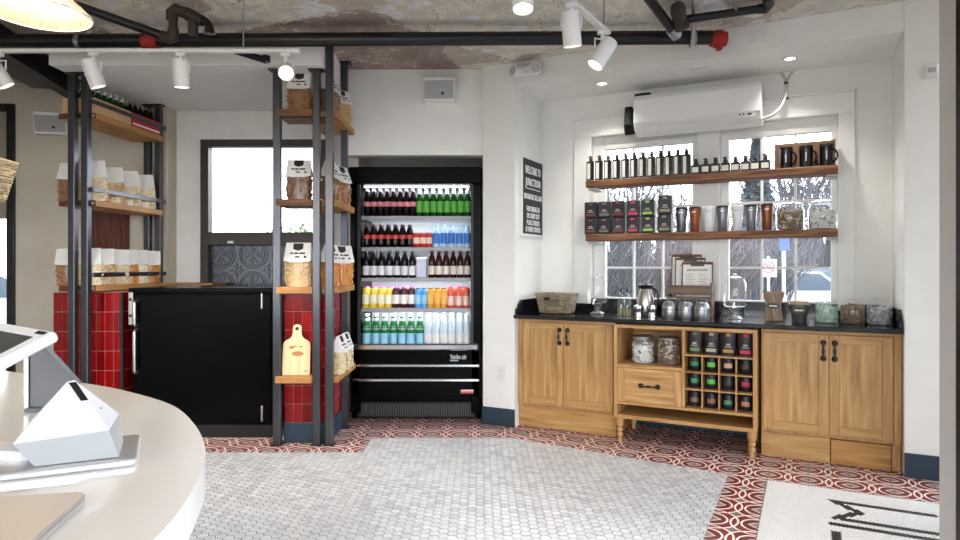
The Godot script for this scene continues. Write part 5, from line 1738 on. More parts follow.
func wall_shelves() -> void:
	for k in 2:
		var y: float = [2.0, 1.56][k]
		var o := thing("wall_shelf", ["upper reclaimed wood shelf across the niche windows", "lower reclaimed wood shelf across the niche windows"][k], "shelf", dg(1.664, y, -0.465), TURN, "wooden window shelves")
		part(o, "board", sh().span(Vector3(-0.906, -0.055, -0.1), Vector3(0.906, 0, 0.1), 0.005), M.old_wood_x)
		for x in [-0.86, 0.87]:
			part(o, "bracket", sh().span(Vector3(x - 0.035, -0.075, -0.13), Vector3(x + 0.035, -0.055, 0.06), 0.003), M.grey_plastic)
	# tall black bottles with a narrow white label
	var body := sh().box(Vector3(0, 0.08, 0), Vector3(0.0635, 0.16, 0.052), 0.004).lathe([Vector2(0.02, 0.159), Vector2(0.013, 0.166), Vector2(0.012, 0.176), Vector2(0, 0.176)], 12).mesh()
	var cap := sh().lathe([Vector2(0, 0.168), Vector2(0.0155, 0.168), Vector2(0.0155, 0.186), Vector2(0.011, 0.19), Vector2(0.011, 0.204), Vector2(0, 0.205)], 12).box(Vector3(-0.006, 0.2, 0), Vector3(0.024, 0.01, 0.012), 0.003).mesh()
	var lab := sh().span(Vector3(-0.023, 0.014, 0.0255), Vector3(0.001, 0.144, 0.0266)).mesh()
	var bm := mat("bottle_black", c8(20, 19, 20), 0.18)
	for k in 12:
		var px := lerpf(591.0, 686.6, k / 11.0)
		var o := thing("syrup_bottle", "%s from the left of the tall black bottles on the upper window shelf" % ORD[k], "bottle", dg(spx(px, -0.41), 2.0, -0.41), TURN, "tall black bottles on the upper window shelf")
		part(o, "body", body, bm)
		part(o, "paper_label", lab, M.cream_label)
		part(o, "cap", cap, M.black_plastic)
	var sb := sh().box(Vector3(0, 0.036, 0), Vector3(0.066, 0.074, 0.052), 0.004).lathe([Vector2(0.02, 0.071), Vector2(0.014, 0.08), Vector2(0.013, 0.09), Vector2(0, 0.09)], 12).mesh()
	var sc := sh().lathe([Vector2(0, 0.08), Vector2(0.017, 0.08), Vector2(0.017, 0.1), Vector2(0.012, 0.104), Vector2(0.012, 0.118), Vector2(0, 0.119)], 12).box(Vector3(-0.006, 0.114, 0), Vector3(0.026, 0.01, 0.012), 0.003).mesh()
	var sl := sh().span(Vector3(-0.027, 0.014, 0.0255), Vector3(0.021, 0.054, 0.0266)).mesh()
	for k in 8:
		var px := lerpf(696.0, 765.5, k / 7.0)
		var o := thing("small_bottle", "%s from the left of the short black bottles on the upper window shelf" % ORD[k], "bottle", dg(spx(px, -0.41), 2.0, -0.41), TURN, "short black bottles on the upper window shelf")
		part(o, "body", sb, bm)
		part(o, "paper_label", sl, M.cream_label)
		part(o, "cap", sc, M.black_plastic)
	# open brown carton with three black mugs
	var b0 := spx(774, -0.38)
	var b1 := spx(836, -0.38)
	var o := thing("display_carton", "brown cardboard display box holding black mugs on the upper shelf", "box", dg((b0 + b1) / 2, 2.0, -0.46), TURN)
	var hw := (b1 - b0) / 2
	var cd := mat("kraft", c8(120, 90, 68), 0.85)
	part(o, "back", sh().span(Vector3(-hw, 0, -0.08), Vector3(hw, 0.205, -0.074)), cd)
	part(o, "floor", sh().span(Vector3(-hw, 0, -0.08), Vector3(hw, 0.004, 0.09)), cd)
	for x in [-hw, hw - 0.005]:
		part(o, "side", sh().span(Vector3(x, 0, -0.08), Vector3(x + 0.005, 0.205, 0.0)), cd)
	for x in [-0.33, 0.33]:
		part(o, "partition", sh().span(Vector3(hw * x - 0.002, 0, -0.08), Vector3(hw * x + 0.002, 0.14, 0.03)), cd)
	for k in 3:
		var m := thing("travel_mug", "%s black mug with handle in the brown display box" % ["left", "middle", "right"][k], "mug", dg((b0 + b1) / 2 + (k - 1) * hw * 0.66 + 0.01, 2.004, -0.44), TURN, "black mugs in the display box")
		part(m, "cup", sh().lathe([Vector2(0, 0), Vector2(0.035, 0), Vector2(0.037, 0.005), Vector2(0.04, 0.115), Vector2(0.036, 0.115), Vector2(0.034, 0.01), Vector2(0, 0.01)], 18), M.bottle_black)
		part(m, "lid", sh().lathe([Vector2(0, 0.115), Vector2(0.041, 0.115), Vector2(0.041, 0.128), Vector2(0, 0.132)], 18), M.black_plastic)
		part(m, "handle", sh().tube(bend(Vector3(0.036, 0.1, 0.01), Vector3(0.085, 0.06, 0.03), Vector3(0.036, 0.02, 0.01), 8), 0.006, 6), M.bottle_black)
		m.scale = Vector3(1.12, 1.22, 1.12)
		part(m, "emblem", sh().box(Vector3(0, 0.06, 0.04), Vector3(0.008, 0.05, 0.004)), M.grey_plastic)
	# black tins of tea, six columns of two
	var cols := [[592.3, c8(110, 70, 56), "brown"], [605.6, c8(120, 120, 124), "grey"], [619.5, c8(132, 56, 52), "dark red"], [634.2, c8(222, 60, 100), "pink"], [649, c8(150, 206, 96), "green"], [665.8, c8(150, 140, 110), "dull gold"]]
	for k in 6:
		for j in 2:
			var h := 0.132 if k < 5 else 0.145
			coffee_pack("tea_box", "%s black tea box with %s print on the lower window shelf" % [["lower", "upper"][j], cols[k][2]], "box", "black tea boxes on the lower window shelf", dg(spx(cols[k][0], -0.42), 1.56 + j * h, -0.42), TURN + [0.0, 0.05, -0.04, 0.03, -0.02, 0.06][k] * (1 if j else -1), Vector3(0.104, h, 0.1), cols[k][1], false)
	# tumblers
	var tb := sh().lathe([Vector2(0, 0), Vector2(0.029, 0), Vector2(0.032, 0.004), Vector2(0.036, 0.09), Vector2(0.044, 0.165), Vector2(0.044, 0.178), Vector2(0.041, 0.178), Vector2(0, 0.176)], 22).mesh()
	var tl := sh().lathe([Vector2(0, 0.177), Vector2(0.0445, 0.177), Vector2(0.045, 0.188), Vector2(0.038, 0.194), Vector2(0, 0.194)], 22).mesh()
	var tm := [mat("tumbler_grey", c8(126, 129, 135), 0.3, 0.8), mat("tumbler_copper", c8(138, 78, 50), 0.34, 0.55), mat("tumbler_white", c8(226, 226, 228), 0.2)]
	var tp := [[681.5, 0, "grey tumbler beside the tea boxes"], [694.8, 1, "copper tumbler nearest the tea boxes"], [708.5, 2, "white tumbler between copper and grey tumblers"], [722.5, 0, "grey tumbler between two white tumblers"], [737, 2, "white tumbler between two grey tumblers"], [751, 0, "grey tumbler beside the right copper tumbler"], [767, 1, "copper tumbler beside the glass jars"]]
	for q in tp:
		var t := thing("tumbler", q[2] + " on the lower window shelf", "tumbler", dg(spx(q[0], -0.42), 1.56, -0.42), TURN, "tumblers on the lower window shelf")
		part(t, "cup", tb, tm[q[1]])
		part(t, "lid", tl, M.black_plastic if q[1] != 2 else M.white_plastic)
		part(t, "logo_band", curved_label(0.0438, 0.148, 0.158, 0.7), M.white_metal if q[1] != 2 else M.grey_plastic)
	jar("biscuit_jar", "glass jar of brown wrapped sticks on the lower window shelf", dg(spx(790, -0.44), 1.56, -0.44), 0.093, 0.175, "sticks", "glass jars on the lower window shelf")
	jar("biscuit_jar", "glass jar of white wrapped sweets at the end of the lower window shelf", dg(spx(822.5, -0.44), 1.56, -0.44), 0.093, 0.18, "wrapped", "glass jars on the lower window shelf")
	# framed sign on the left side of the niche
	var face := thing("wall_sign", "white framed black sign with white lettering on the niche side wall", "sign", dg(0.284, 1.882, -0.343), TURN + PI / 2)
	part(face, "frame", sh().span(Vector3(-0.242, -0.337, 0), Vector3(0.242, 0.337, 0.018), 0.003), M.white_metal)
	part(face, "panel", sh().span(Vector3(-0.212, -0.312, 0.017), Vector3(0.212, 0.312, 0.02)), mat("sign_black", c8(20, 20, 30), 0.6))
	var lines := [["WELCOME TO", 0.222, 0.066, 0.33], ["JUNCTION", 0.122, 0.082, 0.33], ["BREAKFAST ALL DAY", 0.0, 0.046, 0.39], ["FOR DINING IN", -0.102, 0.044, 0.28], ["OR CARRY OUT", -0.16, 0.044, 0.28], ["PLACE ORDER", -0.218, 0.044, 0.28], ["AT FRONT COUNTER", -0.274, 0.044, 0.33]]
	for q in lines:
		letters(face, "lettering", q[0], Vector3(0, q[1], 0.021), q[2], q[3], M.white_metal)
	part(face, "rule", sh().span(Vector3(-0.16, 0.064, 0.02), Vector3(0.16, 0.071, 0.0215)), M.white_metal)


func curved_label(r: float, y0: float, y1: float, arc: float) -> ArrayMesh:
	var s := sh()
	var n := 8
	for k in n:
		var a := PI / 2 - arc / 2 + arc * k / n
		var b := a + arc / n
		s.face([Vector3(cos(a) * r, y0, sin(a) * r), Vector3(cos(b) * r, y0, sin(b) * r), Vector3(cos(b) * r, y1, sin(b) * r), Vector3(cos(a) * r, y1, sin(a) * r)], Vector3(cos(a), 0, sin(a)))
	return s.mesh()


func woven(w0: float, w1: float, d0: float, d1: float, h: float, rows: int, seed_: int, cells := 46, base := Color(0.36, 0.285, 0.20)) -> Shape:
	# courses of a four sided basket: short strands that pass in and out in turn
	var g := RandomNumberGenerator.new()
	g.seed = seed_
	var s := sh()
	for j in rows:
		var f := (j + 0.5) / rows
		var w := lerpf(w0, w1, f)
		var d := lerpf(d0, d1, f)
		for k in cells:
			var path := []
			var t := 0.45 + 0.8 * g.randf()
			s.col = Color(base.r * t, base.g * t, base.b * t)
			var inn := 1.0 + 0.018 * (1 if (k + j) % 2 else -1)
			for e in 3:
				var a := TAU * (k + e * 0.56 - 0.06) / cells
				var x := signf(cos(a)) * pow(absf(cos(a)), 0.35) * w
				var z := signf(sin(a)) * pow(absf(sin(a)), 0.35) * d
				var wv := inn if e == 1 else 1.0
				path.append(Vector3(x * wv, h * f + 0.0015 * g.randfn(), z * wv))
			var r := h / rows * 0.56
			s.tube(path, [r * 0.7, r, r * 0.7], 5)
	return s


func worktop_things() -> void:
	var Y := 0.91
	# seagrass basket
	var o := thing("woven_basket", "woven seagrass basket at the left end of the black worktop", "basket", dg(spx(557, -0.27), Y, -0.27), TURN)
	part(o, "weave", woven(0.125, 0.155, 0.09, 0.11, 0.15, 13, 3), M.tinted, Vector3(0, 0.008, 0))
	part(o, "floor", sh().box(Vector3(0, 0.01, 0), Vector3(0.23, 0.012, 0.16), 0.004), mat("seagrass_dark", c8(118, 98, 76), 0.9))
	part(o, "rim", woven(0.158, 0.16, 0.113, 0.115, 0.014, 2, 4), M.tinted, Vector3(0, 0.155, 0))
	part(o, "handle_hole", sh().span(Vector3(-0.075, 0.112, 0.104), Vector3(-0.02, 0.138, 0.1165), 0.006), M.ink)
	# footed glass dispensers
	for k in 2:
		var px: float = [597.5, 735.0][k]
		var t: float = [-0.38, -0.36][k]
		var g := thing("glass_dispenser", ["empty glass drink dispenser on a foot beside the seagrass basket", "empty glass drink dispenser on a foot right of the milk cans"][k], "dispenser", dg(spx(px, t), Y, t), TURN, "glass dispensers")
		part(g, "foot", sh().lathe([Vector2(0, 0), Vector2(0.062, 0), Vector2(0.064, 0.006), Vector2(0.03, 0.02), Vector2(0.024, 0.06), Vector2(0.045, 0.085), Vector2(0, 0.088)], 24), M.jar_glass)
		part(g, "jar", sh().lathe([Vector2(0, 0.09), Vector2(0.07, 0.09), Vector2(0.078, 0.1), Vector2(0.078, 0.26), Vector2(0.066, 0.285), Vector2(0.066, 0.295)], 28), M.jar_glass)
		part(g, "lid", sh().lathe([Vector2(0, 0.296), Vector2(0.07, 0.296), Vector2(0.07, 0.306), Vector2(0.02, 0.314), Vector2(0.018, 0.33), Vector2(0, 0.334)], 24), M.jar_glass)
		part(g, "tap", sh().tube([Vector3(0, 0.115, 0.078), Vector3(0, 0.115, 0.11), Vector3(0, 0.1, 0.115), Vector3(0, 0.085, 0.115)], 0.008, 8), M.chrome)
	# oil bottles
	for k in 2:
		var px: float = [621, 627.5][k]
		var b := thing("oil_bottle", ["clear oil bottle with black stopper, left of the pair by the carafe", "clear oil bottle with black stopper, right of the pair by the carafe"][k], "bottle", dg(spx(px, -0.3 + 0.04 * k), Y, -0.3 + 0.04 * k), TURN, "oil bottles")
		part(b, "glass", sh().lathe([Vector2(0, 0), Vector2(0.027, 0), Vector2(0.029, 0.005), Vector2(0.029, 0.115), Vector2(0.012, 0.15), Vector2(0.011, 0.19), Vector2(0.013, 0.192)], 16), M.jar_glass)
		part(b, "oil", sh().lathe([Vector2(0, 0.004), Vector2(0.025, 0.004), Vector2(0.0255, 0.07 - 0.02 * k), Vector2(0, 0.07 - 0.02 * k)], 14), glass("oil", c8(150, 140, 70), 0.5))
		part(b, "stopper", sh().lathe([Vector2(0, 0.185), Vector2(0.013, 0.185), Vector2(0.011, 0.205), Vector2(0.006, 0.22), Vector2(0, 0.222)], 12), M.black_plastic)
	# steel carafe
	var c := thing("coffee_carafe", "steel vacuum carafe with black top by the niche window", "carafe", dg(spx(645.5, -0.3), Y, -0.3), TURN)
	part(c, "body", sh().lathe([Vector2(0, 0), Vector2(0.058, 0), Vector2(0.063, 0.008), Vector2(0.068, 0.06), Vector2(0.066, 0.12), Vector2(0.05, 0.185), Vector2(0.04, 0.215), Vector2(0, 0.215)], 28), M.brushed)
	part(c, "spout", sh().lathe([Vector2(0, 0.213), Vector2(0.041, 0.213), Vector2(0.06, 0.238), Vector2(0.058, 0.245), Vector2(0, 0.245)], 24), M.black_plastic)
	part(c, "lid", sh().lathe([Vector2(0, 0.244), Vector2(0.03, 0.244), Vector2(0.02, 0.256), Vector2(0.008, 0.26), Vector2(0.008, 0.27), Vector2(0, 0.272)], 16), M.black_plastic)
	part(c, "handle", sh().tube(bend(Vector3(0.045, 0.222, -0.02), Vector3(0.125, 0.2, -0.05), Vector3(0.066, 0.07, -0.02), 8), 0.009, 8), M.black_plastic)
	for k in 2:
		var q := thing("chrome_creamer", ["small chrome shaker in front of the carafe, left one", "small chrome shaker in front of the carafe, right one"][k], "shaker", dg(spx([638.0, 652.0][k], -0.17), Y, -0.17), TURN, "chrome shakers")
		part(q, "body", sh().lathe([Vector2(0, 0), Vector2(0.031, 0), Vector2(0.032, 0.004), Vector2(0.026, 0.03), Vector2(0.03, 0.06), Vector2(0.031, 0.07), Vector2(0, 0.07)], 20), M.chrome)
		part(q, "band", sh().lathe([Vector2(0.0285, 0.045), Vector2(0.0315, 0.045), Vector2(0.032, 0.056), Vector2(0.029, 0.056)], 20), M.black_metal)
		part(q, "lid", sh().lathe([Vector2(0, 0.07), Vector2(0.0325, 0.07), Vector2(0.03, 0.088), Vector2(0, 0.096)], 20), M.chrome)
	# milk cans
	for k in 3:
		var q := thing("milk_can", "%s of the three small galvanised milk cans on the worktop" % ["leftmost", "middle one", "rightmost"][k], "can", dg(spx([669.5, 685.5, 701.5][k], -0.2), Y, -0.2), TURN + 1.57, "galvanised milk cans")
		part(q, "body", sh().lathe([Vector2(0, 0), Vector2(0.053, 0), Vector2(0.055, 0.004), Vector2(0.055, 0.085), Vector2(0.05, 0.105), Vector2(0.038, 0.122), Vector2(0.038, 0.13), Vector2(0.05, 0.146), Vector2(0.047, 0.146), Vector2(0.034, 0.13), Vector2(0, 0.128)], 26), M.galvanised)
		for y in [0.03, 0.068]:
			part(q, "hoop", sh().tube(ring_path(0.0555, y, 26), 0.0022, 6, true), M.dark_steel if y > 0.05 else M.galvanised)
		for s in [-1, 1]:
			part(q, "handle", sh().tube(bend(Vector3(s * 0.046, 0.118, 0), Vector3(s * 0.082, 0.11, 0), Vector3(s * 0.055, 0.075, 0), 6), 0.003, 6), M.galvanised)
	# crate with clipboards behind the cans
	var cs := spx(690.5, -0.44)
	var cr := thing("wooden_crate", "weathered wooden crate holding clipboards behind the milk cans", "crate", dg(cs, Y, -0.46), TURN)
	var wm: StandardMaterial3D = M.grey_wood_x
	for y in [0.0, 0.085, 0.17]:
		part(cr, "slat", sh().span(Vector3(-0.165, y, 0.075), Vector3(0.165, y + 0.072, 0.087), 0.002), wm)
		part(cr, "slat", sh().span(Vector3(-0.165, y, -0.087), Vector3(0.165, y + 0.072, -0.075), 0.002), wm)
	for x in [-0.165, 0.153]:
		part(cr, "end_board", sh().span(Vector3(x, 0, -0.075), Vector3(x + 0.012, 0.242 if x < 0 else 0.262, 0.075), 0.002), wm)
	part(cr, "floor", sh().span(Vector3(-0.153, 0, -0.075), Vector3(0.153, 0.01, 0.075)), wm)
	var tags := [[697, 0.035, 0.02, 0.41, "front"], [689, 0.0, 0.05, 0.445, "middle"], [684.5, -0.035, 0.08, 0.47, "rear"]]
	for q in tags:
		var cb := thing("clipboard", "%s clipboard with printed menu in the wooden crate" % q[4], "clipboard", dg(spx(q[0], -0.44), Y + 0.012 + (0.46 - q[3]) * 0.0, -0.46 + q[1]), TURN, "menu clipboards in the crate")
		var tt := Transform3D(Basis(Vector3.RIGHT, -0.08), Vector3.ZERO)
		var s := sh()
		s.t = tt
		s.span(Vector3(-0.115, 0, -0.003), Vector3(0.115, q[3], 0), 0.001)
		part(cb, "board", s, mat("hardboard", c8(112, 78, 56), 0.7))
		s = sh()
		s.t = tt
		s.span(Vector3(-0.106, 0.03, 0.0), Vector3(0.106, q[3] - 0.02, 0.0015))
		var pg := part(cb, "page", s, M.paper)
		s = sh()
		s.t = tt
		for j in 9:
			for x in [-0.085, 0.01]:
				s.span(Vector3(x, q[3] - 0.1 - j * 0.018, 0.001), Vector3(x + 0.05 + 0.025 * fmod(j * 0.37, 1.0), q[3] - 0.096 - j * 0.018, 0.002))
		part(pg, "print", s, M.print_grey)
		s = sh()
		s.t = tt
		s.span(Vector3(-0.05, q[3] - 0.032, 0.0), Vector3(0.05, q[3] - 0.012, 0.008), 0.003)
		s.tube([Vector3(-0.045, q[3] - 0.018, 0.006), Vector3(-0.04, q[3] + 0.004, 0.006), Vector3(0.04, q[3] + 0.004, 0.006), Vector3(0.045, q[3] - 0.018, 0.006)], 0.003, 6)
		part(cb, "clip", s, M.black_metal)
		var ttl := letters(cb, "menu_title", "JUNCTION CATERING", tt * Vector3(0, q[3] - 0.062, 0.0015), 0.018, 0.15, M.ink)
		ttl.rotation.x = -0.08
	# waisted vase of stirring sticks
	var v := thing("stirrer_vase", "waisted glass vase full of wooden stirrers with black tag", "vase", dg(spx(773.5, -0.28), Y, -0.28), TURN)
	part(v, "glass", sh().lathe([Vector2(0, 0), Vector2(0.068, 0), Vector2(0.071, 0.005), Vector2(0.052, 0.1), Vector2(0.056, 0.14), Vector2(0.074, 0.2)], 26), M.jar_glass)
	var st := sh()
	var g := RandomNumberGenerator.new()
	g.seed = 77
	for k in 150:
		var a := TAU * k / 150.0 + 0.1 * g.randfn()
		var f := 0.62 + 0.34 * g.randf()
		var tone := 0.6 + 0.5 * g.randf()
		st.col = Color(0.47 * tone, 0.31 * tone, 0.19 * tone)
		st.tube([Vector3(cos(a) * 0.064 * f, 0.006, sin(a) * 0.064 * f), Vector3(cos(a + 0.5) * 0.05 * f, 0.11, sin(a + 0.5) * 0.05 * f), Vector3(cos(a + 1.0) * 0.076 * f, 0.2 + 0.012 * g.randf(), sin(a + 1.0) * 0.076 * f)], 0.003, 4)
	stuff(part(v, "stirrers", st, M.tinted))
	var tg := part(v, "tag", oval_tag(0.044, 0.02), M.black_plastic, Vector3(0, 0.11, 0.056))
	part(tg, "tag_print", sh().box(Vector3(0, 0, 0.003), Vector3(0.05, 0.009, 0.002)), M.cream_label)
	# grey tapered pot
	var p := thing("sugar_pot", "grey tapered metal pot with black oval tag", "pot", dg(spx(799, -0.28), Y, -0.28), TURN)
	part(p, "body", sh().lathe([Vector2(0, 0), Vector2(0.04, 0), Vector2(0.044, 0.006), Vector2(0.052, 0.06), Vector2(0.07, 0.11), Vector2(0.07, 0.125), Vector2(0.064, 0.125), Vector2(0.05, 0.07), Vector2(0, 0.065)], 26), mat("pewter", c8(112, 110, 104), 0.42, 0.6))
	part(p, "glass_rim", sh().lathe([Vector2(0.066, 0.12), Vector2(0.068, 0.165)], 26), M.jar_glass)
	part(p, "grain", sh().lathe([Vector2(0, 0.11), Vector2(0.062, 0.11), Vector2(0.055, 0.145), Vector2(0, 0.15)], 20), mat("raw_sugar", c8(176, 150, 112), 0.9))
	tg = part(p, "tag", oval_tag(0.046, 0.02), M.black_plastic, Vector3(0, 0.085, 0.068))
	part(tg, "tag_print", sh().box(Vector3(0, 0, 0.003), Vector3(0.054, 0.009, 0.002)), M.cream_label)
	# three round canisters
	jar("glass_canister", "round glass canister of mint green sweets on the worktop", dg(spx(826.5, -0.28), Y, -0.28), 0.072, 0.145, "mint", "glass canisters on the worktop", false)
	jar("glass_canister", "round glass canister of brown biscuits on the worktop", dg(spx(852.5, -0.28), Y, -0.28), 0.074, 0.147, "biscuit", "glass canisters on the worktop", false)
	jar("glass_canister", "round glass canister of silver wrapped sweets at the right end of the worktop", dg(spx(879.5, -0.28), Y, -0.28), 0.077, 0.15, "silver", "glass canisters on the worktop", false)
	for q in ["glass_canister", "glass_canister_001", "glass_canister_002"]:
		var ld: MeshInstance3D = get_node(q + "/lid")
		ld.material_override = M.jar_glass
	# jars and coffee in the display unit
	jar("storage_jar", "glass jar of white wrapped sweets in the display unit", dg(1.594 - 0.31, 0.578, -0.12), 0.085, 0.185, "wrapped", "jars in the display unit", false)
	jar("storage_jar", "glass jar of brown sticks in the display unit", dg(1.594 - 0.12, 0.578, -0.12), 0.085, 0.185, "sticks", "jars in the display unit", false)
	var acc := [[c8(96, 140, 80), "green"], [c8(190, 180, 160), "pale"], [c8(186, 150, 84), "gold"], [c8(222, 52, 92), "pink"]]
	for k in 4:
		coffee_pack("coffee_bag", "black coffee bag with %s band in the top row of the display unit" % acc[k][1], "bag", "large coffee bags in the display unit", dg(1.594 + 0.074 + 0.112 * k, 0.677, -0.07), TURN, Vector3(0.094, 0.165, 0.07), acc[k][0], true)
	var grid := [[c8(60, 150, 100), c8(110, 206, 90), c8(222, 178, 148), c8(96, 70, 66)], [c8(70, 160, 120), c8(110, 210, 96), c8(70, 66, 70), c8(200, 60, 96)], [c8(130, 110, 96), c8(150, 106, 80), c8(80, 150, 110), c8(204, 136, 110)]]
	var rown := ["upper", "middle", "lowest"]
	for j in 3:
		for k in 4:
			var y: float = [0.557, 0.437, 0.302][j]
			var cp := thing("coffee_tin", "small dark coffee pack, %s from left in the %s row of pigeonholes" % [ORD[k], rown[j]], "pack", dg(1.594 + 0.074 + 0.112 * k, y, -0.07), TURN, "small coffee packs in the pigeonholes")
			part(cp, "tin", sh().lathe([Vector2(0, 0), Vector2(0.04, 0), Vector2(0.043, 0.004), Vector2(0.043, 0.1), Vector2(0.036, 0.11), Vector2(0, 0.11)], 18), mat("tin_dark", c8(30, 30, 42), 0.4))
			part(cp, "colour_label", curved_label(0.0436, 0.034, 0.066, 1.35), mat("tin_%d_%d" % [j, k], grid[j][k], 0.6))


func oval_tag(a: float, b: float) -> Shape:
	var e := PackedVector2Array()
	for k in 20:
		e.append(Vector2(cos(TAU * k / 20) * a, sin(TAU * k / 20) * b))
	return sh().prism(e, -0.002, 0.002)


func till_counter() -> void:
	var o := thing("till_counter", "glossy white till counter with a rounded end in the foreground", "counter", Vector3.ZERO)
	var gl := mat("counter_white", c8(240, 238, 234), 0.1)
	gl.clearcoat_enabled = true
	gl.clearcoat = 1.0
	var ctrl := [[-2.6, 2.25], [-1.9, 2.05], [-1.4, 1.85], [-0.991, 1.627], [-0.833, 1.524], [-0.665, 1.381], [-0.538, 1.208], [-0.446, 1.04], [-0.4, 0.91], [-0.369, 0.787], [-0.356, 0.68], [-0.35, 0.5], [-0.36, 0.25], [-0.42, -0.05], [-0.6, -0.4]]
	var curve := Curve2D.new()
	curve.bake_interval = 0.008
	for k in ctrl.size():
		var a := Vector2(ctrl[maxi(k - 1, 0)][0], ctrl[maxi(k - 1, 0)][1])
		var b := Vector2(ctrl[mini(k + 1, ctrl.size() - 1)][0], ctrl[mini(k + 1, ctrl.size() - 1)][1])
		var t := (b - a) / 6.0
		curve.add_point(Vector2(ctrl[k][0], ctrl[k][1]), -t, t)
	var edge := curve.get_baked_points()
	var top := PackedVector2Array()
	var last := Vector2(99, 99)
	for q in edge:
		if q.distance_to(last) > 0.009:
			top.append(q)
			last = q
	var foot := PackedVector2Array()
	for q in top:
		foot.append(q)
	var back := PackedVector2Array([Vector2(-1.5, -0.8), Vector2(-3.0, -0.6), Vector2(-3.2, 1.6)])
	top.append_array(back)
	foot.append_array(back)
	part(o, "top", slab(top, 0.945, 1.0, 0.006), gl)
	var inner := Geometry2D.offset_polygon(foot, -0.12)
	part(o, "front", slab(inner[0], 0.0, 0.945), mat("counter_front", c8(214, 212, 208), 0.5))
	# payment terminal: a white wedge on a silver plate
	var ax := Vector3(0.9, 0, -0.436)  # along its front edge, to the right and away
	var bk := Vector3(-0.436, 0, -0.9)
	var t := thing("payment_terminal", "white wedge shaped payment terminal with small dark screen", "terminal", P(-0.595, 1.012, 0.941), 0.0)
	var V := func(a: float, y: float, b: float) -> Vector3: return ax * a + Vector3(0, y, 0) + bk * b
	var wedge := sh()
	var B0: Vector3 = V.call(-0.05, 0.0, 0.0)
	var B1: Vector3 = V.call(0.056, 0.0, 0.0)
	var B2: Vector3 = V.call(0.056, 0.0, 0.1)
	var B3: Vector3 = V.call(-0.05, 0.0, 0.1)
	var M0: Vector3 = V.call(-0.075, 0.036, -0.004)
	var M1: Vector3 = V.call(0.043, 0.041, 0.002)
	var M2: Vector3 = V.call(0.05, 0.045, 0.1)
	var M3: Vector3 = V.call(-0.075, 0.04, 0.1)
	var T0: Vector3 = V.call(-0.022, 0.104, 0.094)
	var T1: Vector3 = V.call(-0.012, 0.106, 0.096)
	var mid: Vector3 = V.call(-0.01, 0.04, 0.05)
	var lower := sh()
	for f in [[B0, B1, M1, M0], [B1, B2, M2, M1], [B2, B3, M3, M2], [B3, B0, M0, M3], [B0, B1, B2, B3]]:
		var c := Vector3.ZERO
		for q in f:
			c += q / f.size()
		lower.face(f, c - mid)
	part(t, "base_shell", lower, mat("base_grey", c8(150, 153, 154), 0.4))
	for f in [[M0, M1, M2, M3], [M0, M1, T1, T0], [M1, M2, T1], [M2, M3, T0, T1], [M3, M0, T0]]:
		var c := Vector3.ZERO
		for q in f:
			c += q / f.size()
		wedge.face(f, c - mid)
	part(t, "case", wedge, mat("satin_white", c8(212, 214, 218), 0.4))
	var nrm := (M2 - M1).cross(T1 - M1).normalized()
	if nrm.x < 0:
		nrm = -nrm
	var scr := sh()
	var u0 := T1.lerp(M1, 0.05)
	var u1 := T1.lerp(M1, 0.42)
	var side := (M0 - M1) * 0.085
	var nf := (M1 - M0).cross(T1 - M0).normalized()
	if nf.y < 0:
		nf = -nf
	scr.face([u0 + nf * 0.001, u1 + nf * 0.001, u1 + side + nf * 0.001, u0 + side + nf * 0.001], nf)
	part(t, "screen", scr, mat("screen_black", c8(18, 20, 24), 0.08))
	part(t, "light_sensor", sh().box(M1.lerp(T1, 0.35).lerp(M2.lerp(T1, 0.3), 0.4) + nrm * 0.001, Vector3(0.003, 0.003, 0.003)), M.grey_plastic)
	var pl := sh()
	pl.t = Transform3D(Basis(ax, bk, Vector3.UP), Vector3.ZERO)
	pl.prism(shifted(rounded(0.34, 0.16, 0.012), Vector2(-0.09, 0.062)), 0.0, 0.01, 0.002)
	solo("silver_tray", "flat silver tray under the white payment terminal", "tray", pl, mat("satin_silver", c8(206, 206, 208), 0.25, 0.6), P(-0.595, 1.001, 0.941))
	# closed laptop
	var lp := thing("laptop", "closed silver laptop at the near corner of the till counter", "laptop", P(-0.635, 1.001, 0.667), 0.2)
	for q in [[0.0, 0.008, "base"], [0.0085, 0.013, "lid"]]:
		var s := sh()
		s.t = Transform3D(Basis(Vector3.RIGHT, -PI / 2), Vector3.ZERO)
		s.prism(rounded(0.33, 0.235, 0.018, 5), q[0], q[1], 0.0015)
		part(lp, q[2], s, mat("aluminium", c8(190, 186, 182), 0.38, 0.55))
	var lg := sh()
	lg.span(Vector3(0.108, 0.013, 0.068), Vector3(0.123, 0.0136, 0.074))
	lg.span(Vector3(0.127, 0.013, 0.066), Vector3(0.139, 0.0136, 0.071))
	lg.span(Vector3(0.144, 0.013, 0.06), Vector3(0.148, 0.0136, 0.076))
	part(lp, "logo", lg, M.ink)
	# till screen on its stand
	var A := P(-0.694, 1.193, 1.05)
	var ab := Vector3(-0.93, 0.085, -0.355).normalized()
	var ac := Vector3(-0.16, -0.4, 0.9).normalized()
	ac = (ac - ab * ac.dot(ab)).normalized()
	var up := ab.cross(ac).normalized()
	if up.y < 0:
		up = -up
	var ts := thing("till_screen", "white till with a tilted dark touch screen on a cream stand", "till", P(-0.84, 1.0, 0.98))
	var fr := Transform3D(Basis(ab, ac, up if Basis(ab, ac, up).determinant() > 0 else -up), A - ts.position)
	var sgn := 1.0 if fr.basis.z.y > 0 else -1.0
	var s := sh()
	s.t = fr
	s.span(Vector3(0, 0, -0.018 * sgn), Vector3(0.26, 0.2, 0), 0.004)
	part(ts, "case", s, M.satin_white)
	s = sh()
	s.t = fr
	s.span(Vector3(0.022, 0.026, 0), Vector3(0.24, 0.19, 0.001 * sgn))
	part(ts, "screen", s, mat("screen_grey", c8(64, 66, 66), 0.12))
	s = sh()
	s.t = fr
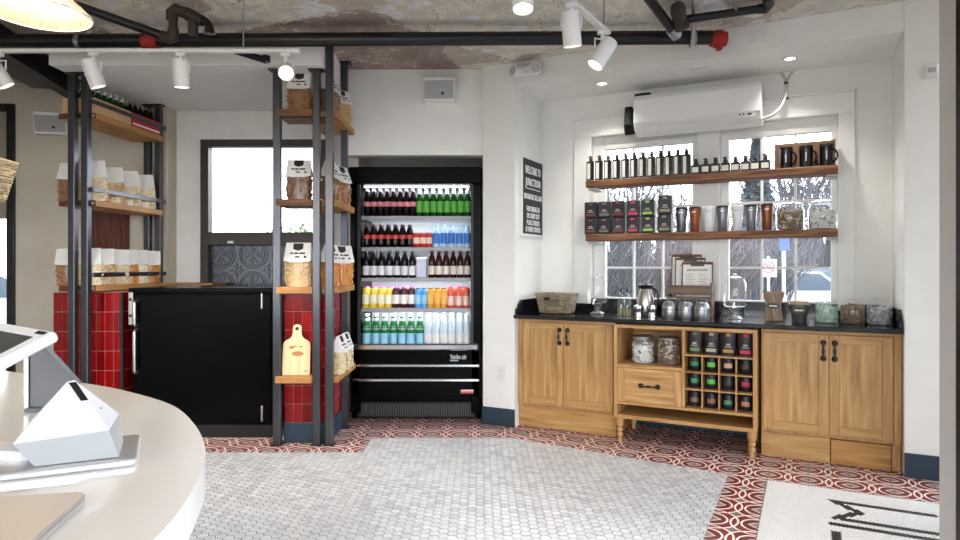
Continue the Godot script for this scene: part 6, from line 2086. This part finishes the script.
	s.span(Vector3(0.012, 0.008, 0.0), Vector3(0.032, 0.016, 0.0012 * sgn))
	part(ts, "camera_window", s, M.screen_black)
	part(ts, "stand", sh().span(Vector3(-0.03, 0.008, -0.02), Vector3(0.07, 0.17, 0.0), 0.004), mat("cream_plastic", c8(232, 218, 196), 0.5))
	part(ts, "stand_foot", sh().span(Vector3(-0.06, 0.0, -0.08), Vector3(0.09, 0.01, 0.07), 0.004), M.cream_plastic)
	# second screen seen from behind
	var t2 := thing("tablet_stand", "dark grey tablet stand seen from behind on the till counter", "tablet", P(-0.9, 1.0, 1.32))
	s = sh()
	s.prism(PackedVector2Array([Vector2(-0.03, 0.008), Vector2(0.062, 0.002), Vector2(0.066, 0.06), Vector2(-0.02, 0.155), Vector2(-0.03, 0.15)]), -0.02, 0.0, 0.003)
	part(t2, "shell", s, mat("slate_grey", c8(104, 106, 112), 0.5))
	part(t2, "rail", sh().span(Vector3(-0.04, 0.004, -0.016), Vector3(-0.03, 0.13, 0.004), 0.002), M.brushed)
	part(t2, "foot", sh().span(Vector3(-0.035, 0, -0.03), Vector3(0.06, 0.008, 0.01), 0.002), M.slate_grey)
	var cr := thing("card_reader", "small white card reader lying beside the till stand", "card reader", P(-0.69, 1.0, 0.98), -0.1)
	part(cr, "case", sh().box(Vector3(-0.02, 0.014, 0), Vector3(0.075, 0.018, 0.06), 0.006), M.satin_white)
	part(cr, "slot", sh().box(Vector3(0.0, 0.008, 0.03), Vector3(0.045, 0.004, 0.003)), M.screen_black)
	part(cr, "pad", sh().box(Vector3(-0.02, 0.003, 0), Vector3(0.06, 0.006, 0.045)), M.screen_black)
	var cb := [P(-0.78, 1.004, 0.80)]
	cb.append_array(bend(P(-0.68, 1.004, 0.83), P(-0.6, 1.006, 0.85), P(-0.555, 1.005, 0.875), 8))
	cb.append(P(-0.545, 1.006, 0.905))
	solo("white_cable", "thin white cable between the laptop and the silver tray", "cable", sh().tube(cb, 0.0028, 8), M.white_plastic)


func shifted(p: PackedVector2Array, by: Vector2) -> PackedVector2Array:
	var q := PackedVector2Array()
	for k in p:
		q.append(k + by)
	return q


func track_head(label: String, at: Vector3, dir: Vector3, energy: float, big := 1.0) -> void:
	# at: the point on the rail it hangs from; dir: where the lamp looks
	var o := thing("track_light", label, "spotlight", at, 0.0, "white track spotlights")
	part(o, "adapter", sh().span(Vector3(-0.028, -0.022, -0.014), Vector3(0.028, 0.0, 0.014), 0.003), M.white_metal)
	part(o, "stem", sh().tube([Vector3(0, -0.02, 0), Vector3(0, -0.055, 0)], 0.011, 10), M.white_metal)
	var d := dir.normalized()
	var x := d.cross(Vector3(0, 0, 1) if absf(d.z) < 0.9 else Vector3.UP).normalized()
	var b := Basis(x, -d, x.cross(-d).normalized())
	var centre := Vector3(0, -0.125, 0) * big
	if absf(d.y) < 0.6:
		centre.y = -0.11
	var c := sh()
	c.t = Transform3D(b, centre)
	var r := 0.045 * big
	var l := 0.082 * big
	c.lathe([Vector2(0, l), Vector2(r * 0.96, l), Vector2(r, l - 0.005), Vector2(r, -l), Vector2(r * 0.92, -l), Vector2(r * 0.86, -l + 0.014), Vector2(0, -l + 0.016)].slice(0, 7), 24)
	# the profile above runs from the back to the front; turn it to run upwards
	c = sh()
	c.t = Transform3D(b, centre)
	c.lathe([Vector2(0, -l + 0.016), Vector2(r * 0.86, -l + 0.014), Vector2(r * 0.92, -l), Vector2(r, -l), Vector2(r, l - 0.005), Vector2(r * 0.96, l), Vector2(0, l)], 24)
	part(o, "lamp_body", c, M.white_metal)
	for s in [-1, 1]:
		part(o, "yoke", sh().tube([Vector3(0, -0.05, 0), b.x * s * r * 1.12 + Vector3(0, -0.07, 0), centre + b.x * s * r * 1.12], 0.005, 6), M.white_metal)
	var lens := sh()
	lens.t = Transform3D(b, centre - b.y * (l - 0.013))
	lens.lathe([Vector2(0, -0.003), Vector2(r * 0.84, -0.003), Vector2(r * 0.84, 0.003), Vector2(0, 0.003)], 20)
	part(o, "lamp_lens", lens, glow("lamp_warm", c8(255, 244, 226), 3.0))
	var sp := SpotLight3D.new()
	sp.name = "track_light_beam"
	sp.light_color = c8(255, 248, 238)
	sp.light_energy = energy
	sp.light_size = 0.035
	sp.spot_angle = 38
	sp.spot_angle_attenuation = 0.7
	sp.spot_range = 12.0
	sp.spot_attenuation = 2.0
	sp.shadow_enabled = true
	add_child(sp, true)
	sp.position = at + centre + d * (l + 0.012)
	sp.look_at_from_position(sp.position, sp.position + d, Vector3.UP if absf(d.y) < 0.95 else Vector3.FORWARD)


func lamps() -> void:
	# rail along the shelf towers
	var r1 := thing("track_rail", "white track rail hanging below the black pipe at the left", "rail", P(0, 2.60, 3.84), 0.0, "white track rails")
	part(r1, "rail", sh().span(Vector3(-3.6, -0.02, -0.018), Vector3(-1.08, 0.0, 0.018), 0.003), M.white_metal)
	for x in [-3.0, -1.42]:
		part(r1, "rod", sh().tube([Vector3(x, 0, 0), Vector3(x, 0.34, 0)], 0.004, 6), M.galvanised)
	track_head("leftmost white spotlight on the left rail, aimed right", P(-2.89, 2.58, 3.84), Vector3(0.42, -0.85, -0.3), 1.2)
	track_head("second white spotlight from the left on the left rail", P(-2.32, 2.58, 3.84), Vector3(0.25, -1.0, -0.25), 1.2)
	track_head("third white spotlight on the left rail, hanging straight down", P(-1.795, 2.58, 3.84), Vector3(0.0, -1.0, -0.12), 1.2)
	track_head("rightmost white spotlight on the left rail, shining at the viewer", P(-1.165, 2.58, 3.84), Vector3(0.28, -0.42, 0.86), 1.0)
	# rail at right angles to the niche
	var r2 := thing("track_rail", "white track rail pointing at the niche near the middle", "rail", P(0.712, 2.605, 3.56), TURN - 0.085, "white track rails")
	part(r2, "rail", sh().span(Vector3(-0.018, -0.02, 0.0), Vector3(0.018, 0.0, 1.6), 0.003), M.white_metal)
	for z in [0.06, 1.2]:
		part(r2, "rod", sh().tube([Vector3(0, 0, z), Vector3(0, 0.335, z)], 0.004, 6), M.galvanised)
	var nb := Basis(Vector3.UP, TURN - 0.085)
	track_head("white spotlight at the far end of the middle rail", r2.position + nb * Vector3(0, -0.02, 0.08), Vector3(-0.55, -0.85, 0.1), 1.2, 1.0)
	track_head("white spotlight next to the end of the middle rail", r2.position + nb * Vector3(0, -0.02, 0.5), Vector3(0.12, -1.0, -0.2), 1.2, 1.0)
	track_head("white spotlight at the top edge, nearest the middle of the ceiling", r2.position + nb * Vector3(0, -0.02, 1.0), Vector3(0.0, -1.0, 0.25), 1.2, 1.0)
	# recessed lamps in the niche ceiling
	for k in 2:
		var px: float = [602, 790][k]
		var at := dg(spx(px, -0.25) if k == 0 else spx(px, -0.25), 2.75, -0.25)
		var o := thing("recessed_light", ["round recessed light in the niche ceiling left of the air conditioner", "round recessed light in the niche ceiling right of the air conditioner"][k], "light", at, 0.0, "recessed ceiling lights")
		part(o, "rim", sh().lathe([Vector2(0.034, -0.001), Vector2(0.034, -0.006), Vector2(0.046, -0.006), Vector2(0.048, 0.0)], 24), M.white_metal)
		part(o, "lamp_lens", sh().lathe([Vector2(0, -0.004), Vector2(0.034, -0.004), Vector2(0.034, -0.001), Vector2(0, -0.001)], 20), glow("downlight", c8(255, 248, 236), 4.0))
		var sp := SpotLight3D.new()
		sp.name = "recessed_beam"
		sp.position = at + Vector3(0, -0.012, 0)
		sp.rotation_degrees = Vector3(-90, 0, 0)
		sp.light_color = c8(255, 249, 240)
		sp.light_energy = 0.8
		sp.light_size = 0.034
		sp.spot_angle = 55
		sp.spot_range = 10
		sp.spot_attenuation = 2.0
		sp.shadow_enabled = true
		add_child(sp, true)
	# pendants with ribbed glass shades over the till counter
	var pts := [P(-1.578, 2.2, 2.29), P(-1.9, 2.2, 1.1), P(-2.1, 2.2, 0.0)]
	for k in 3:
		var o := thing("pendant_lamp", ["ribbed glass pendant lamp with a warm bulb at the top left corner", "second ribbed glass pendant lamp over the till counter", "third ribbed glass pendant lamp over the till counter"][k], "lamp", pts[k], 0.0, "ribbed glass pendant lamps")
		part(o, "lamp_shade", sh().lathe([Vector2(0.162, 0.0), Vector2(0.155, 0.012), Vector2(0.06, 0.105), Vector2(0.035, 0.125)], 120, Vector3.ZERO, 0.6, 0.05), glass("ribbed_glass", c8(250, 244, 234), 0.16, 0.2))
		var rb := sh()
		for j in 64:
			var a := TAU * j / 64.0
			var c := Vector3(cos(a), 0, sin(a))
			rb.tube([c * 0.164 + Vector3(0, 0.001, 0), c * 0.158 + Vector3(0, 0.013, 0), c * 0.063 + Vector3(0, 0.106, 0)], 0.0017, 4)
		part(o, "shade_ribs", rb, mat("rib_glass", c8(168, 158, 144), 0.25))
		part(o, "shade_rim", sh().tube(ring_path(0.164, 0.0, 48), 0.0032, 6, true), mat("rim_glass", c8(246, 238, 226), 0.2))
		part(o, "socket", sh().lathe([Vector2(0, 0.08), Vector2(0.022, 0.08), Vector2(0.022, 0.15), Vector2(0.036, 0.152), Vector2(0.03, 0.175), Vector2(0, 0.18)], 18), M.brushed)
		part(o, "bulb", sh().lathe([Vector2(0, 0.012), Vector2(0.02, 0.018), Vector2(0.03, 0.038), Vector2(0.024, 0.062), Vector2(0.014, 0.08), Vector2(0, 0.08)], 18), glow("bulb_warm", c8(255, 226, 178), 3.0))
		part(o, "cord", sh().tube([Vector3(0, 0.178, 0), Vector3(0, 0.735, 0)], 0.004, 6), M.black_plastic)
		part(o, "ceiling_rose", sh().lathe([Vector2(0, 0.72), Vector2(0.05, 0.725), Vector2(0.052, 0.74), Vector2(0, 0.74)], 20), M.black_plastic)
		var l := OmniLight3D.new()
		l.name = "pendant_glow"
		l.position = pts[k] + Vector3(0, 0.042, 0)
		l.light_color = c8(255, 222, 176)
		l.light_energy = 0.16
		l.light_size = 0.025
		l.omni_range = 12
		l.omni_attenuation = 2.0
		l.shadow_enabled = true
		add_child(l, true)
	# straw basket hanging at the left edge
	var hb := thing("hanging_basket", "pale straw basket hanging at the left edge", "basket", P(-2.42, 1.60, 2.9), 0.12)
	part(hb, "weave", woven(0.2, 0.245, 0.12, 0.15, 0.185, 14, 9, 60, Color(0.72, 0.60, 0.42)), mat("straw", c8(255, 255, 250), 0.85), Vector3(0, 0.008, 0))
	M.straw.vertex_color_use_as_albedo = true
	M.straw.albedo_color = c8(255, 250, 238)
	part(hb, "floor", sh().box(Vector3(0, 0.006, 0), Vector3(0.38, 0.012, 0.22), 0.004), mat("straw_dark", c8(176, 156, 118), 0.9))
	for s in [-1, 1]:
		part(hb, "cord", sh().tube([Vector3(s * 0.17 - 0.06, 0.18, 0), Vector3(-0.1, 0.6, 0), Vector3(-0.1, 1.34, 0)], 0.004, 6), M.straw_dark)
